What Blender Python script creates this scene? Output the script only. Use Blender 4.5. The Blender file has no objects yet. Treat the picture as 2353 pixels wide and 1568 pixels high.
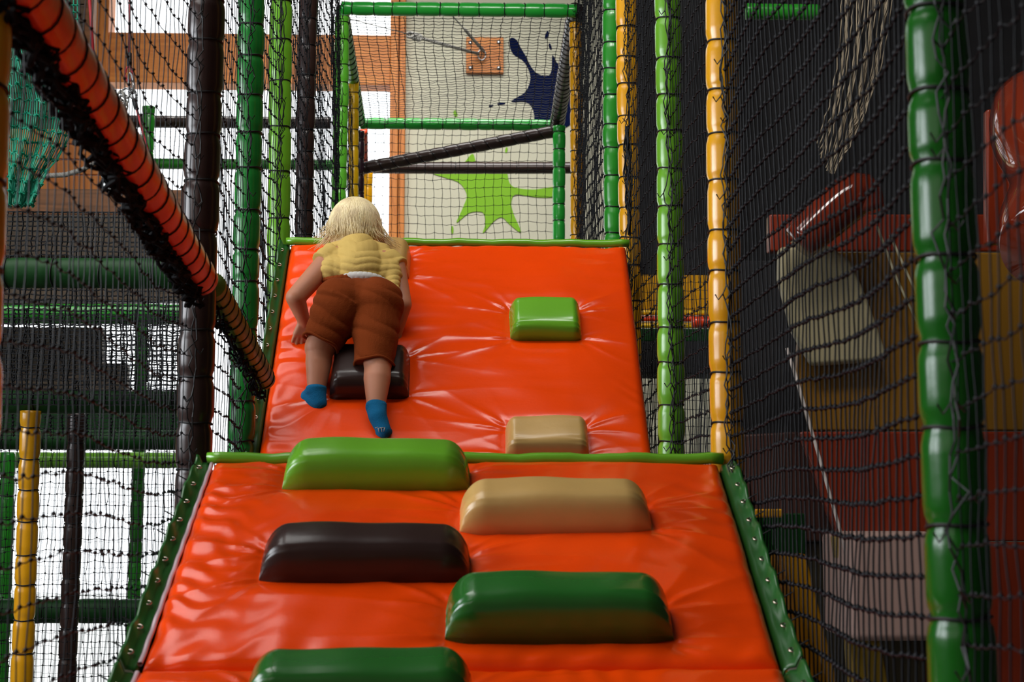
import bpy, bmesh, math, random
import numpy as np
from mathutils import Vector, Matrix
random.seed(4); RNG = np.random.default_rng(4)
SC = bpy.context.scene; COL = SC.collection
R = math.radians
# ------------------------------------------------------------------ camera
F = 3500.0; CZ = 1.6; YAW = R(2.05); PITCH = math.atan(409/3500)
cd = bpy.data.cameras.new('camera'); cam = bpy.data.objects.new('camera', cd); COL.objects.link(cam)
cd.sensor_width = 36; cd.lens = F/2353*36; cd.clip_start = .05; cd.clip_end = 200
cam.location = (0, 0, CZ); cam.rotation_euler = (math.pi/2+PITCH, 0, -YAW)
cd.dof.use_dof = True; cd.dof.focus_distance = 4.9; cd.dof.aperture_fstop = 8.0
SC.camera = cam
# ------------------------------------------------------------------ world, lights, exposure
w = bpy.data.worlds.new('sky'); SC.world = w; w.use_nodes = True
bg = w.node_tree.nodes['Background']; bg.inputs[0].default_value = (.93, .97, 1, 1); bg.inputs[1].default_value = 2.4
def area(name, loc, rot, sx, sy, e, col=(1, 1, 1)):
    l = bpy.data.lights.new(name, 'AREA'); l.shape = 'RECTANGLE'; l.size = sx; l.size_y = sy; l.energy = e; l.color = col
    o = bpy.data.objects.new(name, l); o.location = loc; o.rotation_euler = rot; COL.objects.link(o); return o
a_ = area('side_window_light', (-5.7, 1.8, 3.3), (0, R(-90), 0), 2.2, 4.6, 135, (.90, .95, 1)); a_.data.spread = R(110)
a_ = area('overhead_fill', (-2.3, 2.4, 6.3), (0, R(-10), 0), 3.4, 5.5, 152, (1, .99, .96)); a_.data.spread = R(130)  # added overhead fill under the closed ceiling
a_ = area('far_bay_fill', (-.4, 9.0, 6.3), (R(28), 0, 0), 3.4, 1.6, 120, (1, .99, .95)); a_.data.spread = R(120)  # added fill that brightens the back wall and far bay
a_ = area('bay_front_fill', (0.2, 3.0, 6.2), (R(52), 0, 0), 2.6, 1.0, 50, (1, .97, .92)); a_.data.spread = R(95)  # added fill aimed at the front faces of the far bay posts
area('rear_fill', (-4.0, -2.8, 3.7), (R(74), 0, R(-34)), 4.5, 2.6, 34, (1, .96, .90))  # added soft fill from behind the camera, no window stands there
SC.view_settings.view_transform = 'Standard'; SC.view_settings.look = 'None'
SC.view_settings.gamma = 1; SC.view_settings.use_curve_mapping = False; SC.view_settings.exposure = 0.0
# ------------------------------------------------------------------ helpers
cF = Vector((math.sin(YAW)*math.cos(PITCH), math.cos(YAW)*math.cos(PITCH), math.sin(PITCH)))
cR = Vector((math.cos(YAW), -math.sin(YAW), 0)); cU = cR.cross(cF)
CAM = Vector((0, 0, CZ))
def ray(px, py): return cF + cR*((px-1176.5)/F) + cU*((784-py)/F)
def P(px, py, Y): d = ray(px, py); return CAM + d*(Y/d.y)          # point of the place at depth Y
def PX(px, py, X): d = ray(px, py); return CAM + d*(X/d.x)

def mesh(name, V, Fc, mat=None, parent=None, smooth=True, link=True):
    V = np.asarray(V, dtype=np.float32).reshape(-1, 3)
    m = bpy.data.meshes.new(name)
    if isinstance(Fc, np.ndarray):
        n, k = Fc.shape
        m.vertices.add(len(V)); m.vertices.foreach_set('co', V.ravel())
        m.loops.add(n*k); m.loops.foreach_set('vertex_index', Fc.astype(np.int32).ravel())
        m.polygons.add(n); m.polygons.foreach_set('loop_start', np.arange(0, n*k, k, dtype=np.int32))
        m.update(calc_edges=True); m.validate()
    else:
        m.from_pydata([tuple(map(float, v)) for v in V], [], [tuple(map(int, f)) for f in Fc]); m.update()
    if smooth: m.polygons.foreach_set('use_smooth', np.ones(len(m.polygons), dtype=bool))
    if mat: m.materials.append(mat)
    o = bpy.data.objects.new(name, m)
    if link: COL.objects.link(o)
    if parent: o.parent = parent
    return o
def tag(o, label=None, cat=None, group=None, kind=None):
    if label: o['label'] = label
    if cat: o['category'] = cat
    if group: o['group'] = group
    if kind: o['kind'] = kind
    return o
def thing(name, label, cat, group=None, loc=(0, 0, 0)):
    o = bpy.data.objects.new(name, None); o.empty_display_size = .1; o.location = loc; COL.objects.link(o)
    return tag(o, label, cat, group)
def off(o, root):            # child built in world coordinates under an Empty that stands elsewhere
    o.parent = root; o.location = -Vector(root.location); return o

class MB:                    # collects polygons for ONE mesh
    def __init__(s): s.V = []; s.F = []
    def add(s, V, Fs):
        b = len(s.V); s.V += [tuple(v) for v in V]; s.F += [tuple(b+i for i in f) for f in Fs]; return s
    def box(s, a, b):
        (x0, y0, z0), (x1, y1, z1) = a, b
        return s.add([(x0,y0,z0),(x1,y0,z0),(x1,y1,z0),(x0,y1,z0),(x0,y0,z1),(x1,y0,z1),(x1,y1,z1),(x0,y1,z1)],
                     [(0,3,2,1),(4,5,6,7),(0,1,5,4),(1,2,6,5),(2,3,7,6),(3,0,4,7)])
    def prism(s, pts, d):    # polygon extruded by vector d
        n = len(pts); A = [Vector(p) for p in pts]; B = [p+Vector(d) for p in A]
        return s.add(A+B, [tuple(range(n)), tuple(range(2*n-1, n-1, -1))] + [(i, n+i, n+(i+1) % n, (i+1) % n) for i in range(n)])
    def tube(s, pts, r, k=8, caps=True):
        V, Fq = tube(pts, r, k)
        b = len(s.V); s.V += [tuple(v) for v in V]; s.F += [tuple(b+int(i) for i in f) for f in Fq]
        if caps: s.F += [tuple(b+i for i in range(k))[::-1], tuple(b+len(V)-k+i for i in range(k))]
        return s
    def build(s, name, mat, parent=None, smooth=False, bevel=0):
        o = mesh(name, s.V, s.F, mat, parent, smooth)
        bm = bmesh.new(); bm.from_mesh(o.data); bmesh.ops.recalc_face_normals(bm, faces=bm.faces); bm.to_mesh(o.data); bm.free()
        if bevel:
            m = o.modifiers.new('bevel', 'BEVEL'); m.width = bevel; m.segments = 3; m.limit_method = 'ANGLE'
            o.data.polygons.foreach_set('use_smooth', np.ones(len(o.data.polygons), dtype=bool))
            wn = o.modifiers.new('wn', 'WEIGHTED_NORMAL')
        return o
def tube(pts, r, k=8):
    p = np.array([tuple(q) for q in pts], dtype=float); n = len(p)
    r = np.broadcast_to(np.asarray(r, dtype=float), (n,))
    t = np.gradient(p, axis=0); t /= np.linalg.norm(t, axis=1, keepdims=True)+1e-12
    ref = np.array([0, 0, 1.]) if abs(t[:, 2]).mean() < .85 else np.array([0, 1., 0])
    a = np.cross(t, ref); a /= np.linalg.norm(a, axis=1, keepdims=True)+1e-12
    b = np.cross(t, a); th = np.arange(k)*2*math.pi/k
    V = p[:, None, :] + r[:, None, None]*(np.cos(th)[None, :, None]*a[:, None, :] + np.sin(th)[None, :, None]*b[:, None, :])
    i = np.arange(n-1)[:, None]*k; j = np.arange(k)[None, :]; j2 = (j+1) % k
    Fq = np.stack([i+j, i+j2, i+k+j2, i+k+j], -1).reshape(-1, 4)
    return V.reshape(-1, 3), Fq
def fnoise(x, y, z, s=1.0, seed=0):   # smooth pseudo noise, vectorised
    r = np.random.default_rng(seed); o = 0
    for a in range(7):
        k = r.normal(size=3)*s; o = o + np.sin(k[0]*x+k[1]*y+k[2]*z+r.uniform(0, 6.28))
    return o/4
# ------------------------------------------------------------------ materials
MATS = {}
def mat(name, col, rough=.5, coat=0, spec=.5, metal=0, bump=0, bscale=60, var=0, vscale=8, sheen=0, sss=0, trans=0, emit=0, croug=.15, gloss_var=0):
    if name in MATS: return MATS[name]
    m = bpy.data.materials.new(name); m.use_nodes = True; nt = m.node_tree; b = nt.nodes['Principled BSDF']
    b.inputs['Base Color'].default_value = (*col, 1); b.inputs['Roughness'].default_value = rough
    b.inputs['Coat Weight'].default_value = coat; b.inputs['Coat Roughness'].default_value = croug
    b.inputs['Specular IOR Level'].default_value = spec; b.inputs['Metallic'].default_value = metal
    if sheen: b.inputs['Sheen Weight'].default_value = sheen
    if sss: b.inputs['Subsurface Weight'].default_value = sss; b.inputs['Subsurface Radius'].default_value = (.02, .008, .005); b.inputs['Subsurface Scale'].default_value = .5
    if trans: b.inputs['Transmission Weight'].default_value = trans
    tc = nt.nodes.new('ShaderNodeTexCoord')
    if var:
        n = nt.nodes.new('ShaderNodeTexNoise'); n.inputs['Scale'].default_value = vscale; n.inputs['Detail'].default_value = 5
        r = nt.nodes.new('ShaderNodeValToRGB'); r.color_ramp.elements[0].position = .3; r.color_ramp.elements[1].position = .7
        r.color_ramp.elements[0].color = (*[c*(1-var) for c in col], 1); r.color_ramp.elements[1].color = (*[min(1, c*(1+var)) for c in col], 1)
        nt.links.new(tc.outputs['Object'], n.inputs['Vector']); nt.links.new(n.outputs['Fac'], r.inputs[0]); nt.links.new(r.outputs[0], b.inputs['Base Color'])
    if gloss_var:
        n = nt.nodes.new('ShaderNodeTexNoise'); n.inputs['Scale'].default_value = 5; n.inputs['Detail'].default_value = 4
        mr = nt.nodes.new('ShaderNodeMapRange'); mr.inputs['To Min'].default_value = rough-gloss_var; mr.inputs['To Max'].default_value = rough+gloss_var
        nt.links.new(tc.outputs['Object'], n.inputs['Vector']); nt.links.new(n.outputs['Fac'], mr.inputs['Value']); nt.links.new(mr.outputs[0], b.inputs['Roughness'])
    if bump:
        n = nt.nodes.new('ShaderNodeTexNoise'); n.inputs['Scale'].default_value = bscale; n.inputs['Detail'].default_value = 4
        bp = nt.nodes.new('ShaderNodeBump'); bp.inputs['Strength'].default_value = bump; bp.inputs['Distance'].default_value = .004
        nt.links.new(tc.outputs['Object'], n.inputs['Vector']); nt.links.new(n.outputs['Fac'], bp.inputs['Height']); nt.links.new(bp.outputs[0], b.inputs['Normal'])
    MATS[name] = m; return m
def wood(name, c1, c2, scale=(1, 1, 12), rough=.55):
    m = bpy.data.materials.new(name); m.use_nodes = True; nt = m.node_tree; b = nt.nodes['Principled BSDF']; b.inputs['Roughness'].default_value = rough
    tc = nt.nodes.new('ShaderNodeTexCoord'); mp = nt.nodes.new('ShaderNodeMapping'); mp.inputs['Scale'].default_value = scale
    n = nt.nodes.new('ShaderNodeTexNoise'); n.inputs['Scale'].default_value = 3; n.inputs['Detail'].default_value = 8; n.inputs['Distortion'].default_value = 1.2
    r = nt.nodes.new('ShaderNodeValToRGB'); r.color_ramp.elements[0].position = .35; r.color_ramp.elements[1].position = .65
    r.color_ramp.elements[0].color = (*c1, 1); r.color_ramp.elements[1].color = (*c2, 1)
    nt.links.new(tc.outputs['Object'], mp.inputs['Vector']); nt.links.new(mp.outputs[0], n.inputs['Vector']); nt.links.new(n.outputs['Fac'], r.inputs[0]); nt.links.new(r.outputs[0], b.inputs['Base Color'])
    return m
V_OR = mat('orange_vinyl', (.90, .061, .001), .21, .17, spec=.32, bump=.06, bscale=90, var=.06, vscale=3, gloss_var=.06)
V_OR2 = mat('orange_vinyl_pad', (.80, .055, .008), .35, .3, bump=.2, bscale=60)
V_GR = mat('green_vinyl', (.02, .25, .018), .26, .35, bump=.12, bscale=30)
V_R1 = mat('deep_green_vinyl', (.006, .085, .005), .22, .10, spec=.35, bump=.12, bscale=30)
V_L2 = mat('leaf_green_vinyl', (.010, .19, .025), .26, .3, bump=.12, bscale=30)
V_DG = mat('dark_green_vinyl', (.004, .042, .006), .5, 0, spec=.2, bump=.1, bscale=30)
V_HG = mat('forest_green_vinyl', (.016, .125, .016), .24, .5, bump=.1, bscale=25)
V_LG = mat('lime_green_vinyl', (.14, .40, .02), .26, .4, bump=.1, bscale=30)
V_BAY = mat('spring_green_vinyl', (.02, .40, .04), .26, .35, bump=.1, bscale=30)
V_LG2 = mat('bright_green_vinyl', (.17, .70, .05), .26, .4, bump=.1, bscale=30)
V_YE = mat('yellow_vinyl', (.78, .36, .004), .26, .45, bump=.12, bscale=30)
V_YB = mat('bright_yellow_vinyl', (.9, .52, .005), .26, .45, bump=.1, bscale=30)
V_BR = mat('dark_brown_vinyl', (.030, .014, .012), .30, .22, spec=.35, bump=.12, bscale=30)
V_BG = mat('beige_vinyl', (.56, .34, .11), .34, .2, bump=.15, bscale=40, var=.06)
V_OL = mat('olive_vinyl', (.15, .26, .02), .4, .1, bump=.15, bscale=40)
V_PU = mat('plum_vinyl', (.03, .012, .02), .25, .4)
CORD = mat('black_cord', (.004, .004, .005), .5, spec=.35)
NETM = mat('black_net_twine', (.004, .0045, .007), .5, spec=.25)
NETG = mat('teal_net_twine', (.0, .22, .13), .5)
ROPE = mat('grey_rope', (.28, .27, .25), .8, bump=.5, bscale=120)
REDR = mat('red_rope', (.35, .01, .02), .6)
STEEL = mat('steel', (.45, .45, .47), .3, metal=1)
ALU = mat('brushed_eyelet', (.6, .5, .42), .25, metal=1)
EDGE_LINE = mat('pale_edge_line', (.75, .55, .62), .35, .3)
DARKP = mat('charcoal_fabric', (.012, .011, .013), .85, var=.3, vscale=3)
CREAM = mat('cream_plaster', (.60, .58, .45), .85, bump=.1, bscale=50, var=.04, vscale=2)
NAVY = mat('navy_paint', (.002, .006, .04), .9, spec=.1)
LIMEP = mat('lime_paint', (.20, .46, .003), .7)
DECKM = mat('deck_board', (.03, .03, .028), .7)
W_OR = wood('orange_timber', (.50, .15, .02), (.66, .23, .04), (9, 9, .9))
W_ORH = wood('orange_timber_rail', (.50, .15, .02), (.66, .23, .04), (.9, 9, 9))
W_BR = wood('brown_timber', (.13, .05, .016), (.25, .10, .035), (.7, 5, 9))
W_DK = wood('dark_timber', (.05, .03, .016), (.10, .065, .035), (.7, 5, 9))
# ------------------------------------------------------------------ room shell
XL, XR, YB_, YF, ZC = -6.0, 5.2, 11.5, -4.0, 6.5
def struct(o): o['kind'] = 'structure'; return o
floor_m = mat('grey_vinyl_floor', (.16, .15, .14), .5, var=.1)
struct(MB().box((XL, YF, -.1), (XR, YB_, 0)).build('floor', floor_m))
ceil_m = mat('ceiling_board', (.10, .085, .07), .8)
struct(MB().box((XL, YF, ZC), (XR, YB_+.3, ZC+.1)).build('ceiling', ceil_m))
struct(MB().box((XR, YF, 0), (XR+.1, YB_+.3, ZC)).build('wall_right', mat('dark_wall', (.035, .03, .03), .9)))
struct(MB().box((XL, YF-.1, 0), (XR, YF, ZC)).build('wall_front', mat('warm_wall', (.25, .22, .18), .9)))
mL = MB()                                             # left wall with a long window opening
mL.box((XL-.1, YF, 0), (XL, YB_+.3, 2.2)); mL.box((XL-.1, YF, 4.4), (XL, YB_+.3, ZC)); mL.box((XL-.1, YF, 2.2), (XL, -1.8, 4.4)); mL.box((XL-.1, 4.2, 2.2), (XL, YB_+.3, 4.4))
struct(mL.build('wall_left', mat('warm_wall', (.25, .22, .18), .9)))
GLASS = mat('window_glass', (1, 1, 1), 0, trans=1)
def glass_material():
    m = bpy.data.materials.new('clear_pane'); m.use_nodes = True; nt = m.node_tree; nt.nodes.clear()
    o = nt.nodes.new('ShaderNodeOutputMaterial'); t = nt.nodes.new('ShaderNodeBsdfTransparent'); g = nt.nodes.new('ShaderNodeBsdfGlossy'); x = nt.nodes.new('ShaderNodeMixShader')
    g.inputs['Roughness'].default_value = .02; x.inputs[0].default_value = .05
    nt.links.new(t.outputs[0], x.inputs[1]); nt.links.new(g.outputs[0], x.inputs[2]); nt.links.new(x.outputs[0], o.inputs[0]); return m
PANE = glass_material()
def bx(px): return P(px, 700, YB_).x
def bz(py): return P(1050, py, YB_).z
WX1 = bx(893); FX1 = bx(928)                          # right end of the glazing, right end of its timber
struct(MB().box((FX1, YB_, 0), (XR, YB_+.3, ZC)).build('wall_back', CREAM))
struct(MB().box((XL, YB_, 0), (-4.9, YB_+.3, ZC)).build('wall_back_left', W_BR))
# timber glazing: frames as trim, panes as windows
struct(MB().box((WX1, YB_-.12, 0), (FX1-.052, YB_+.1, ZC)).build('trim_1', W_OR, bevel=.006))
struct(MB().box((FX1-.046, YB_-.09, 0), (FX1, YB_+.1, ZC)).build('trim_2', W_OR, bevel=.006))
zr0, zr1 = bz(205), bz(92)
struct(MB().box((-4.9, YB_-.10, zr0), (WX1, YB_+.1, zr1)).build('trim_3', W_ORH, bevel=.006))
struct(MB().box((-4.9, YB_-.10, 0), (WX1, YB_+.1, .14)).build('trim_4', W_ORH))
xs = [-4.9, bx(186), bx(236)]
struct(MB().box((bx(183), YB_-.12, zr0+.0), (bx(238), YB_+.1, ZC)).build('trim_5', W_OR, bevel=.006))
k = 1
for (x0, x1) in ((-4.9, bx(210)), (bx(210), bx(560)), (bx(560), WX1)):
    for (z0, z1) in ((.14, zr0), (zr1, ZC)):
        r = struct(MB().box((x0, YB_+.03, z0), (x1, YB_+.045, z1)).build('window_%d' % k, PANE)); k += 1
        if x1 < WX1 and z0 > 1: MB().box((x1-.03, YB_, z0), (x1+.03, YB_+.08, z1)).build('window_frame', W_OR, r)
struct(MB().box((XL-.06, -1.8, 2.2), (XL-.05, 4.2, 4.4)).build('window_%d' % k, PANE))
# painted splashes on the cream wall
def smooth_poly(pts, n=6):
    out = []; N = len(pts)
    for i in range(N):
        p0, p1, p2, p3 = [np.array(pts[(i+j-1) % N], float) for j in range(4)]
        for s in range(n):
            t = s/n; out.append(.5*((2*p1)+(-p0+p2)*t+(2*p0-5*p1+4*p2-p3)*t*t+(-p0+3*p1-3*p2+p3)*t**3))
    return out
def splash(polys, m, label, cat='wall painting'):
    mb = MB()
    for pl in polys:
        q = smooth_poly([(600+x/2.8, y/2.8) for x, y in pl])
        mb.prism([P(a[0], a[1], YB_-.008) for a in q], (0, .007, 0))
    o = mb.build('painted_splash', m); return tag(o, label, cat)
def blot(x, y, rx, ry, a=0):
    return [(x+rx*math.cos(t)*math.cos(a)-ry*math.sin(t)*math.sin(a), y+rx*math.cos(t)*math.sin(a)+ry*math.sin(t)*math.cos(a)) for t in [i*math.pi/4 for i in range(8)]]
splash([[(1600,252),(1622,243),(1650,265),(1672,310),(1700,355),(1735,425),(1780,475),(1845,487),(1868,450),(1874,355),(1900,398),(1930,425),(1990,440),(2060,520),(2010,640),(2020,770),(1900,840),(1770,800),(1757,740),(1742,690),(1700,655),(1610,652),(1690,600),(1722,550),(1732,490),(1712,430),(1678,385),(1625,350),(1602,305)],
        blot(1838,225,10,26,.3), blot(1860,300,8,22,-.3), blot(1545,666,26,7,-.1), blot(1480,680,16,6,-.3)],
       NAVY, 'navy blue paint splash on the cream wall behind the ceiling net')
splash([[(1100,1112),(1180,1085),(1290,1060),(1360,990),(1400,1060),(1560,1075),(1600,1180),(1650,1210),(1760,1220),(1890,1205),(1890,1265),(1760,1268),(1640,1252),(1610,1300),(1622,1370),(1672,1495),(1600,1445),(1550,1400),(1500,1422),(1428,1500),(1442,1440),(1432,1375),(1400,1362),(1335,1372),(1258,1432),(1292,1350),(1322,1270),(1310,1220),(1268,1172),(1190,1145)],
        blot(1250,732,12,22,-.3), blot(1230,1480,8,26,0), blot(1578,965,8,18,.2)],
       LIMEP, 'lime green star shaped paint splash low on the cream wall')
# outdoors beyond the glazing
MB().box((-14, YB_+.3, -.35), (14, 40, -.3)).build('ground', mat('pale_paving', (.62, .62, .6), .9))['kind'] = 'structure'
# ------------------------------------------------------------------ padded posts and beams
def sleeve(L, r, pitch=.11, k=24, pinch=.17, seed=0, n_per=9, phase=0.0, amp=.03):
    """foam sleeve along +z from 0 to L, pinched by a cord every pitch"""
    n = int(L/pitch*n_per)+1; s = np.linspace(0, L, n)
    rg = np.random.default_rng(seed)
    edges = np.arange(phase-pitch, L+pitch, pitch)
    edges = edges + rg.uniform(-.012, .012, len(edges))
    d = np.min(np.abs(s[:, None]-edges[None, :]), axis=1)
    prof = 1-pinch*np.exp(-(d/.010)**1.5)
    th = np.arange(k)*2*math.pi/k
    S, T = np.meshgrid(s, th, indexing='ij')
    near = np.argmin(np.abs(s[:, None]-edges[None, :]), axis=1)
    cell = np.searchsorted(edges, s)
    jit = rg.uniform(-amp, amp, (len(edges)+2, 3))
    jc = jit[cell]
    rr = r*(prof[:, None] + jc[:, :1] + .7*jc[:, 1:2]*np.cos(T+jc[:, 2:3]*60) + .014*np.exp(-(d[:, None]/.022))*np.cos(T*9+jc[:, 2:3]*90))
    cx = .003*np.sin(s*3+seed); V = np.stack([rr*np.cos(T)+cx[:, None], rr*np.sin(T), S], -1).reshape(-1, 3)
    i = np.arange(n-1)[:, None]*k; j = np.arange(k)[None, :]; j2 = (j+1) % k
    Fq = np.stack([i+j, i+j2, i+k+j2, i+k+j], -1).reshape(-1, 4)
    Fq = [tuple(f) for f in Fq.tolist()] + [tuple(range(k))[::-1], tuple((n-1)*k+i for i in range(k))]
    ed = [e for e in edges if 0 < e < L]
    return V, Fq, ed
def orient(a, b):
    d = (Vector(b)-Vector(a)); return d.to_track_quat('Z', 'Y').to_matrix().to_4x4(), d.length
_tie = {}
def tie_mesh(r, th=.0022):
    key = (round(r, 4), th)
    if key not in _tie:
        pts = [(r*math.cos(a), r*math.sin(a), .0015*math.sin(3*a)) for a in np.linspace(0, 2*math.pi, 25)]
        V, Fq = tube(pts, th, 6); o = mesh('tie_cord', V, Fq, CORD, link=False); _tie[key] = o.data; bpy.data.objects.remove(o)
    return _tie[key]
def padded(name, a, b, m, label, cat, group=None, r=.038, pitch=.11, pinch=.17, seed=0, ties=True, phase=.05, vis=None, amp=.03, tail=0, cordm=None):
    """a padded steel bar from a to b: foam sleeve + a cord tied round it at every pinch"""
    M, L = orient(a, b)
    root = thing(name, label, cat, group, a); root.matrix_world = Matrix.Translation(Vector(a)) @ M
    V, Fq, ed = sleeve(L, r, pitch, seed=seed, pinch=pinch, phase=phase, amp=amp)
    mesh('foam_sleeve', V, Fq, m, root)
    if ties:
        for i, e in enumerate(ed):
            if vis and not (vis[0] <= e <= vis[1]): continue
            t = bpy.data.objects.new('tie_cord', tie_mesh(r*(1-pinch)+.0035, .0024)); COL.objects.link(t)
            t.parent = root; t.location = (.003*math.sin(e*3+seed), 0, e); t.rotation_euler = (RNG.uniform(-.05, .05), RNG.uniform(-.05, .05), 0)
    for q in range(tail):
        e = ed[int(q*len(ed)/max(1, tail))]
    return root
def post(x, y, m, label, z0=0, z1=None, r=.038, seed=0, vis=(-.1, 9), group='padded posts of the climbing frame', **kw):
    z1 = z1 if z1 else 5.2
    v0 = max(0, CZ + (1193-1620)/3500*y - z0); v1 = CZ+1260/3500*y - z0
    return padded('padded_post', (x, y, z0), (x, y, z1), m, label, 'post', group, r=r, seed=seed, vis=(v0, v1), **kw)
XS = .6
GP = 'padded posts beside the ramps'
post(-XS-.01, 1.92, V_YE, 'blurred yellow padded post at the left edge of the photo', z1=3.6, seed=1, group=GP)
post(-XS+.01, 3.46, V_BR, 'thick dark brown padded post left of the lower ramp where the orange rail ends', z1=3.9, seed=2, r=.042, group=GP)
post(-XS, 4.27, V_L2, 'dark green padded post left of the foot of the upper ramp', z1=4.2, seed=3, group=GP)
post(-XS, 5.02, V_LG, 'lime green padded post left of the upper ramp top, half behind netting', z1=4.5, seed=4, group=GP, pitch=.15)
post(-XS, 5.88, V_BR, 'slim dark brown padded post left of the child head', z1=5, seed=5, r=.036, group=GP)
post(XS+.01, 1.86, V_R1, 'big blurred dark green padded post at the right edge of the ramp', z1=3.6, seed=7, group=GP, r=.04)
post(XS, 3.36, V_YE, 'yellow padded post right of the lower ramp top', z1=3.9, seed=8, group=GP, r=.037)
post(XS, 4.24, V_LG, 'lime green padded post right of the upper ramp', z1=4.2, seed=9, group=GP)
post(XS, 5.26, V_YE, 'golden padded post just right of the wide green one, netting on its right side', z1=4.6, seed=10, group=GP)
post(XS, 5.77, V_GR, 'wide glossy green padded post standing at the upper ramp right corner', z1=5, seed=11, group=GP, pinch=.2)
GB = 'padded posts of the far bay'
zt, zb = P(1050, 22, 7.55).z, P(1050, 286, 9.1).z
post(-XS, 7.55, V_LG2, 'bright green padded post at the near left corner of the far bay', z1=zt-.05, seed=12, group=GB)
post(XS, 7.6, V_YE, 'narrow yellow padded post right of the far bay, under the black rail', z1=zt-.05, seed=13, group=GB, r=.034)
post(-XS+.005, 8.45, V_YB, 'bright yellow padded post on the left side of the far bay', z1=P(800, 172, 8.45).z, seed=14, group=GB, r=.030)
post(-XS, 9.1, V_PU, 'dark plum padded post at the far left corner of the bay', z1=zb-.05, seed=15, group=GB, r=.03)
post(-XS, 9.95, V_YE, 'short yellow padded post behind the plum one, orange pad on its top', z1=P(840, 398, 9.95).z, seed=16, group=GB, r=.033)
post(XS+.0, 8.9, V_BAY, 'short green padded post at the far right of the bay', z1=zb-.06, seed=17, group=GB, r=.038)
padded('padded_corner', P(838, 392, 9.95), P(836, 300, 9.6), V_OR2, 'small orange pad wrapped in net above the short yellow post', 'padding', r=.025, seed=5, pitch=.08)
# beams of the far bay
padded('padded_beam', (-XS, 7.55, zt), (XS, 7.55, zt), V_BAY, 'green padded beam across the top of the photo', 'beam', 'green cross beams of the far bay', r=.036, seed=21, pinch=.12)
padded('padded_beam', (-XS, 9.1, zb), (XS, 9.1, zb), V_BAY, 'lower green padded beam crossing in front of the wall paintings', 'beam', 'green cross beams of the far bay', r=.035, seed=22, pinch=.12)
def rail(name, a, b, m, label, r, n_turn, seed=0, cat='rail', group=None, bulge=.06, cr=.0028, cm=None):
    """padded rail wound with a spiral cord"""
    M, L = orient(a, b); root = thing(name, label, cat, group, a); root.matrix_world = Matrix.Translation(Vector(a)) @ M
    k = 28; n = int(n_turn*12)+1; s = np.linspace(0, L, n); th = np.arange(k)*2*math.pi/k
    S, T = np.meshgrid(s, th, indexing='ij'); ph = (S/L*n_turn*2*math.pi - T) % (2*math.pi); ph = np.minimum(ph, 2*math.pi-ph)
    rr = r*(1-bulge*np.exp(-(ph/.5)**1.3)*1.6) * (1+.02*np.sin(S*40+seed))
    V = np.stack([rr*np.cos(T), rr*np.sin(T), S], -1).reshape(-1, 3)
    i = np.arange(n-1)[:, None]*k; j = np.arange(k)[None, :]; j2 = (j+1) % k
    Fq = [tuple(f) for f in np.stack([i+j, i+j2, i+k+j2, i+k+j], -1).reshape(-1, 4).tolist()] + [tuple(range(k))[::-1], tuple((n-1)*k+q for q in range(k))]
    mesh('foam_sleeve', V, Fq, m, root)
    t = np.linspace(0, n_turn*2*math.pi, int(n_turn*20)); rc = r*(1-bulge*1.5)+cr*.9
    V, Fq = tube(np.stack([rc*np.cos(t), rc*np.sin(t), t/(n_turn*2*math.pi)*L], -1), cr, 6)
    mesh('spiral_cord', V, Fq, cm or CORD, root)
    return root
rail('padded_rail', (-XS, 7.6, zt), (-XS, 9.05, zb), V_BAY, 'green corded rail running back along the left of the far bay', .034, 22, 1, group='corded rails running back')
rail('padded_rail', (XS, 7.6, zt+.02), (XS, 9.05, zb), V_BR, 'shiny black corded rail running back along the right of the far bay', .045, 26, 2, group='corded rails running back')
rail('padded_rail', P(828, 388, 9.16), P(1288, 299, 8.98), V_BR, 'black corded rail slanting up to the right below the green beams', .038, 15, 3, bulge=.09)
padded('padded_beam', P(822, 386, 10.0), P(1345, 386, 10.0), V_BR, 'dark brown horizontal beam behind the slanting black rail', 'beam', r=.04, pinch=.06, seed=24, pitch=.2)
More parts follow.
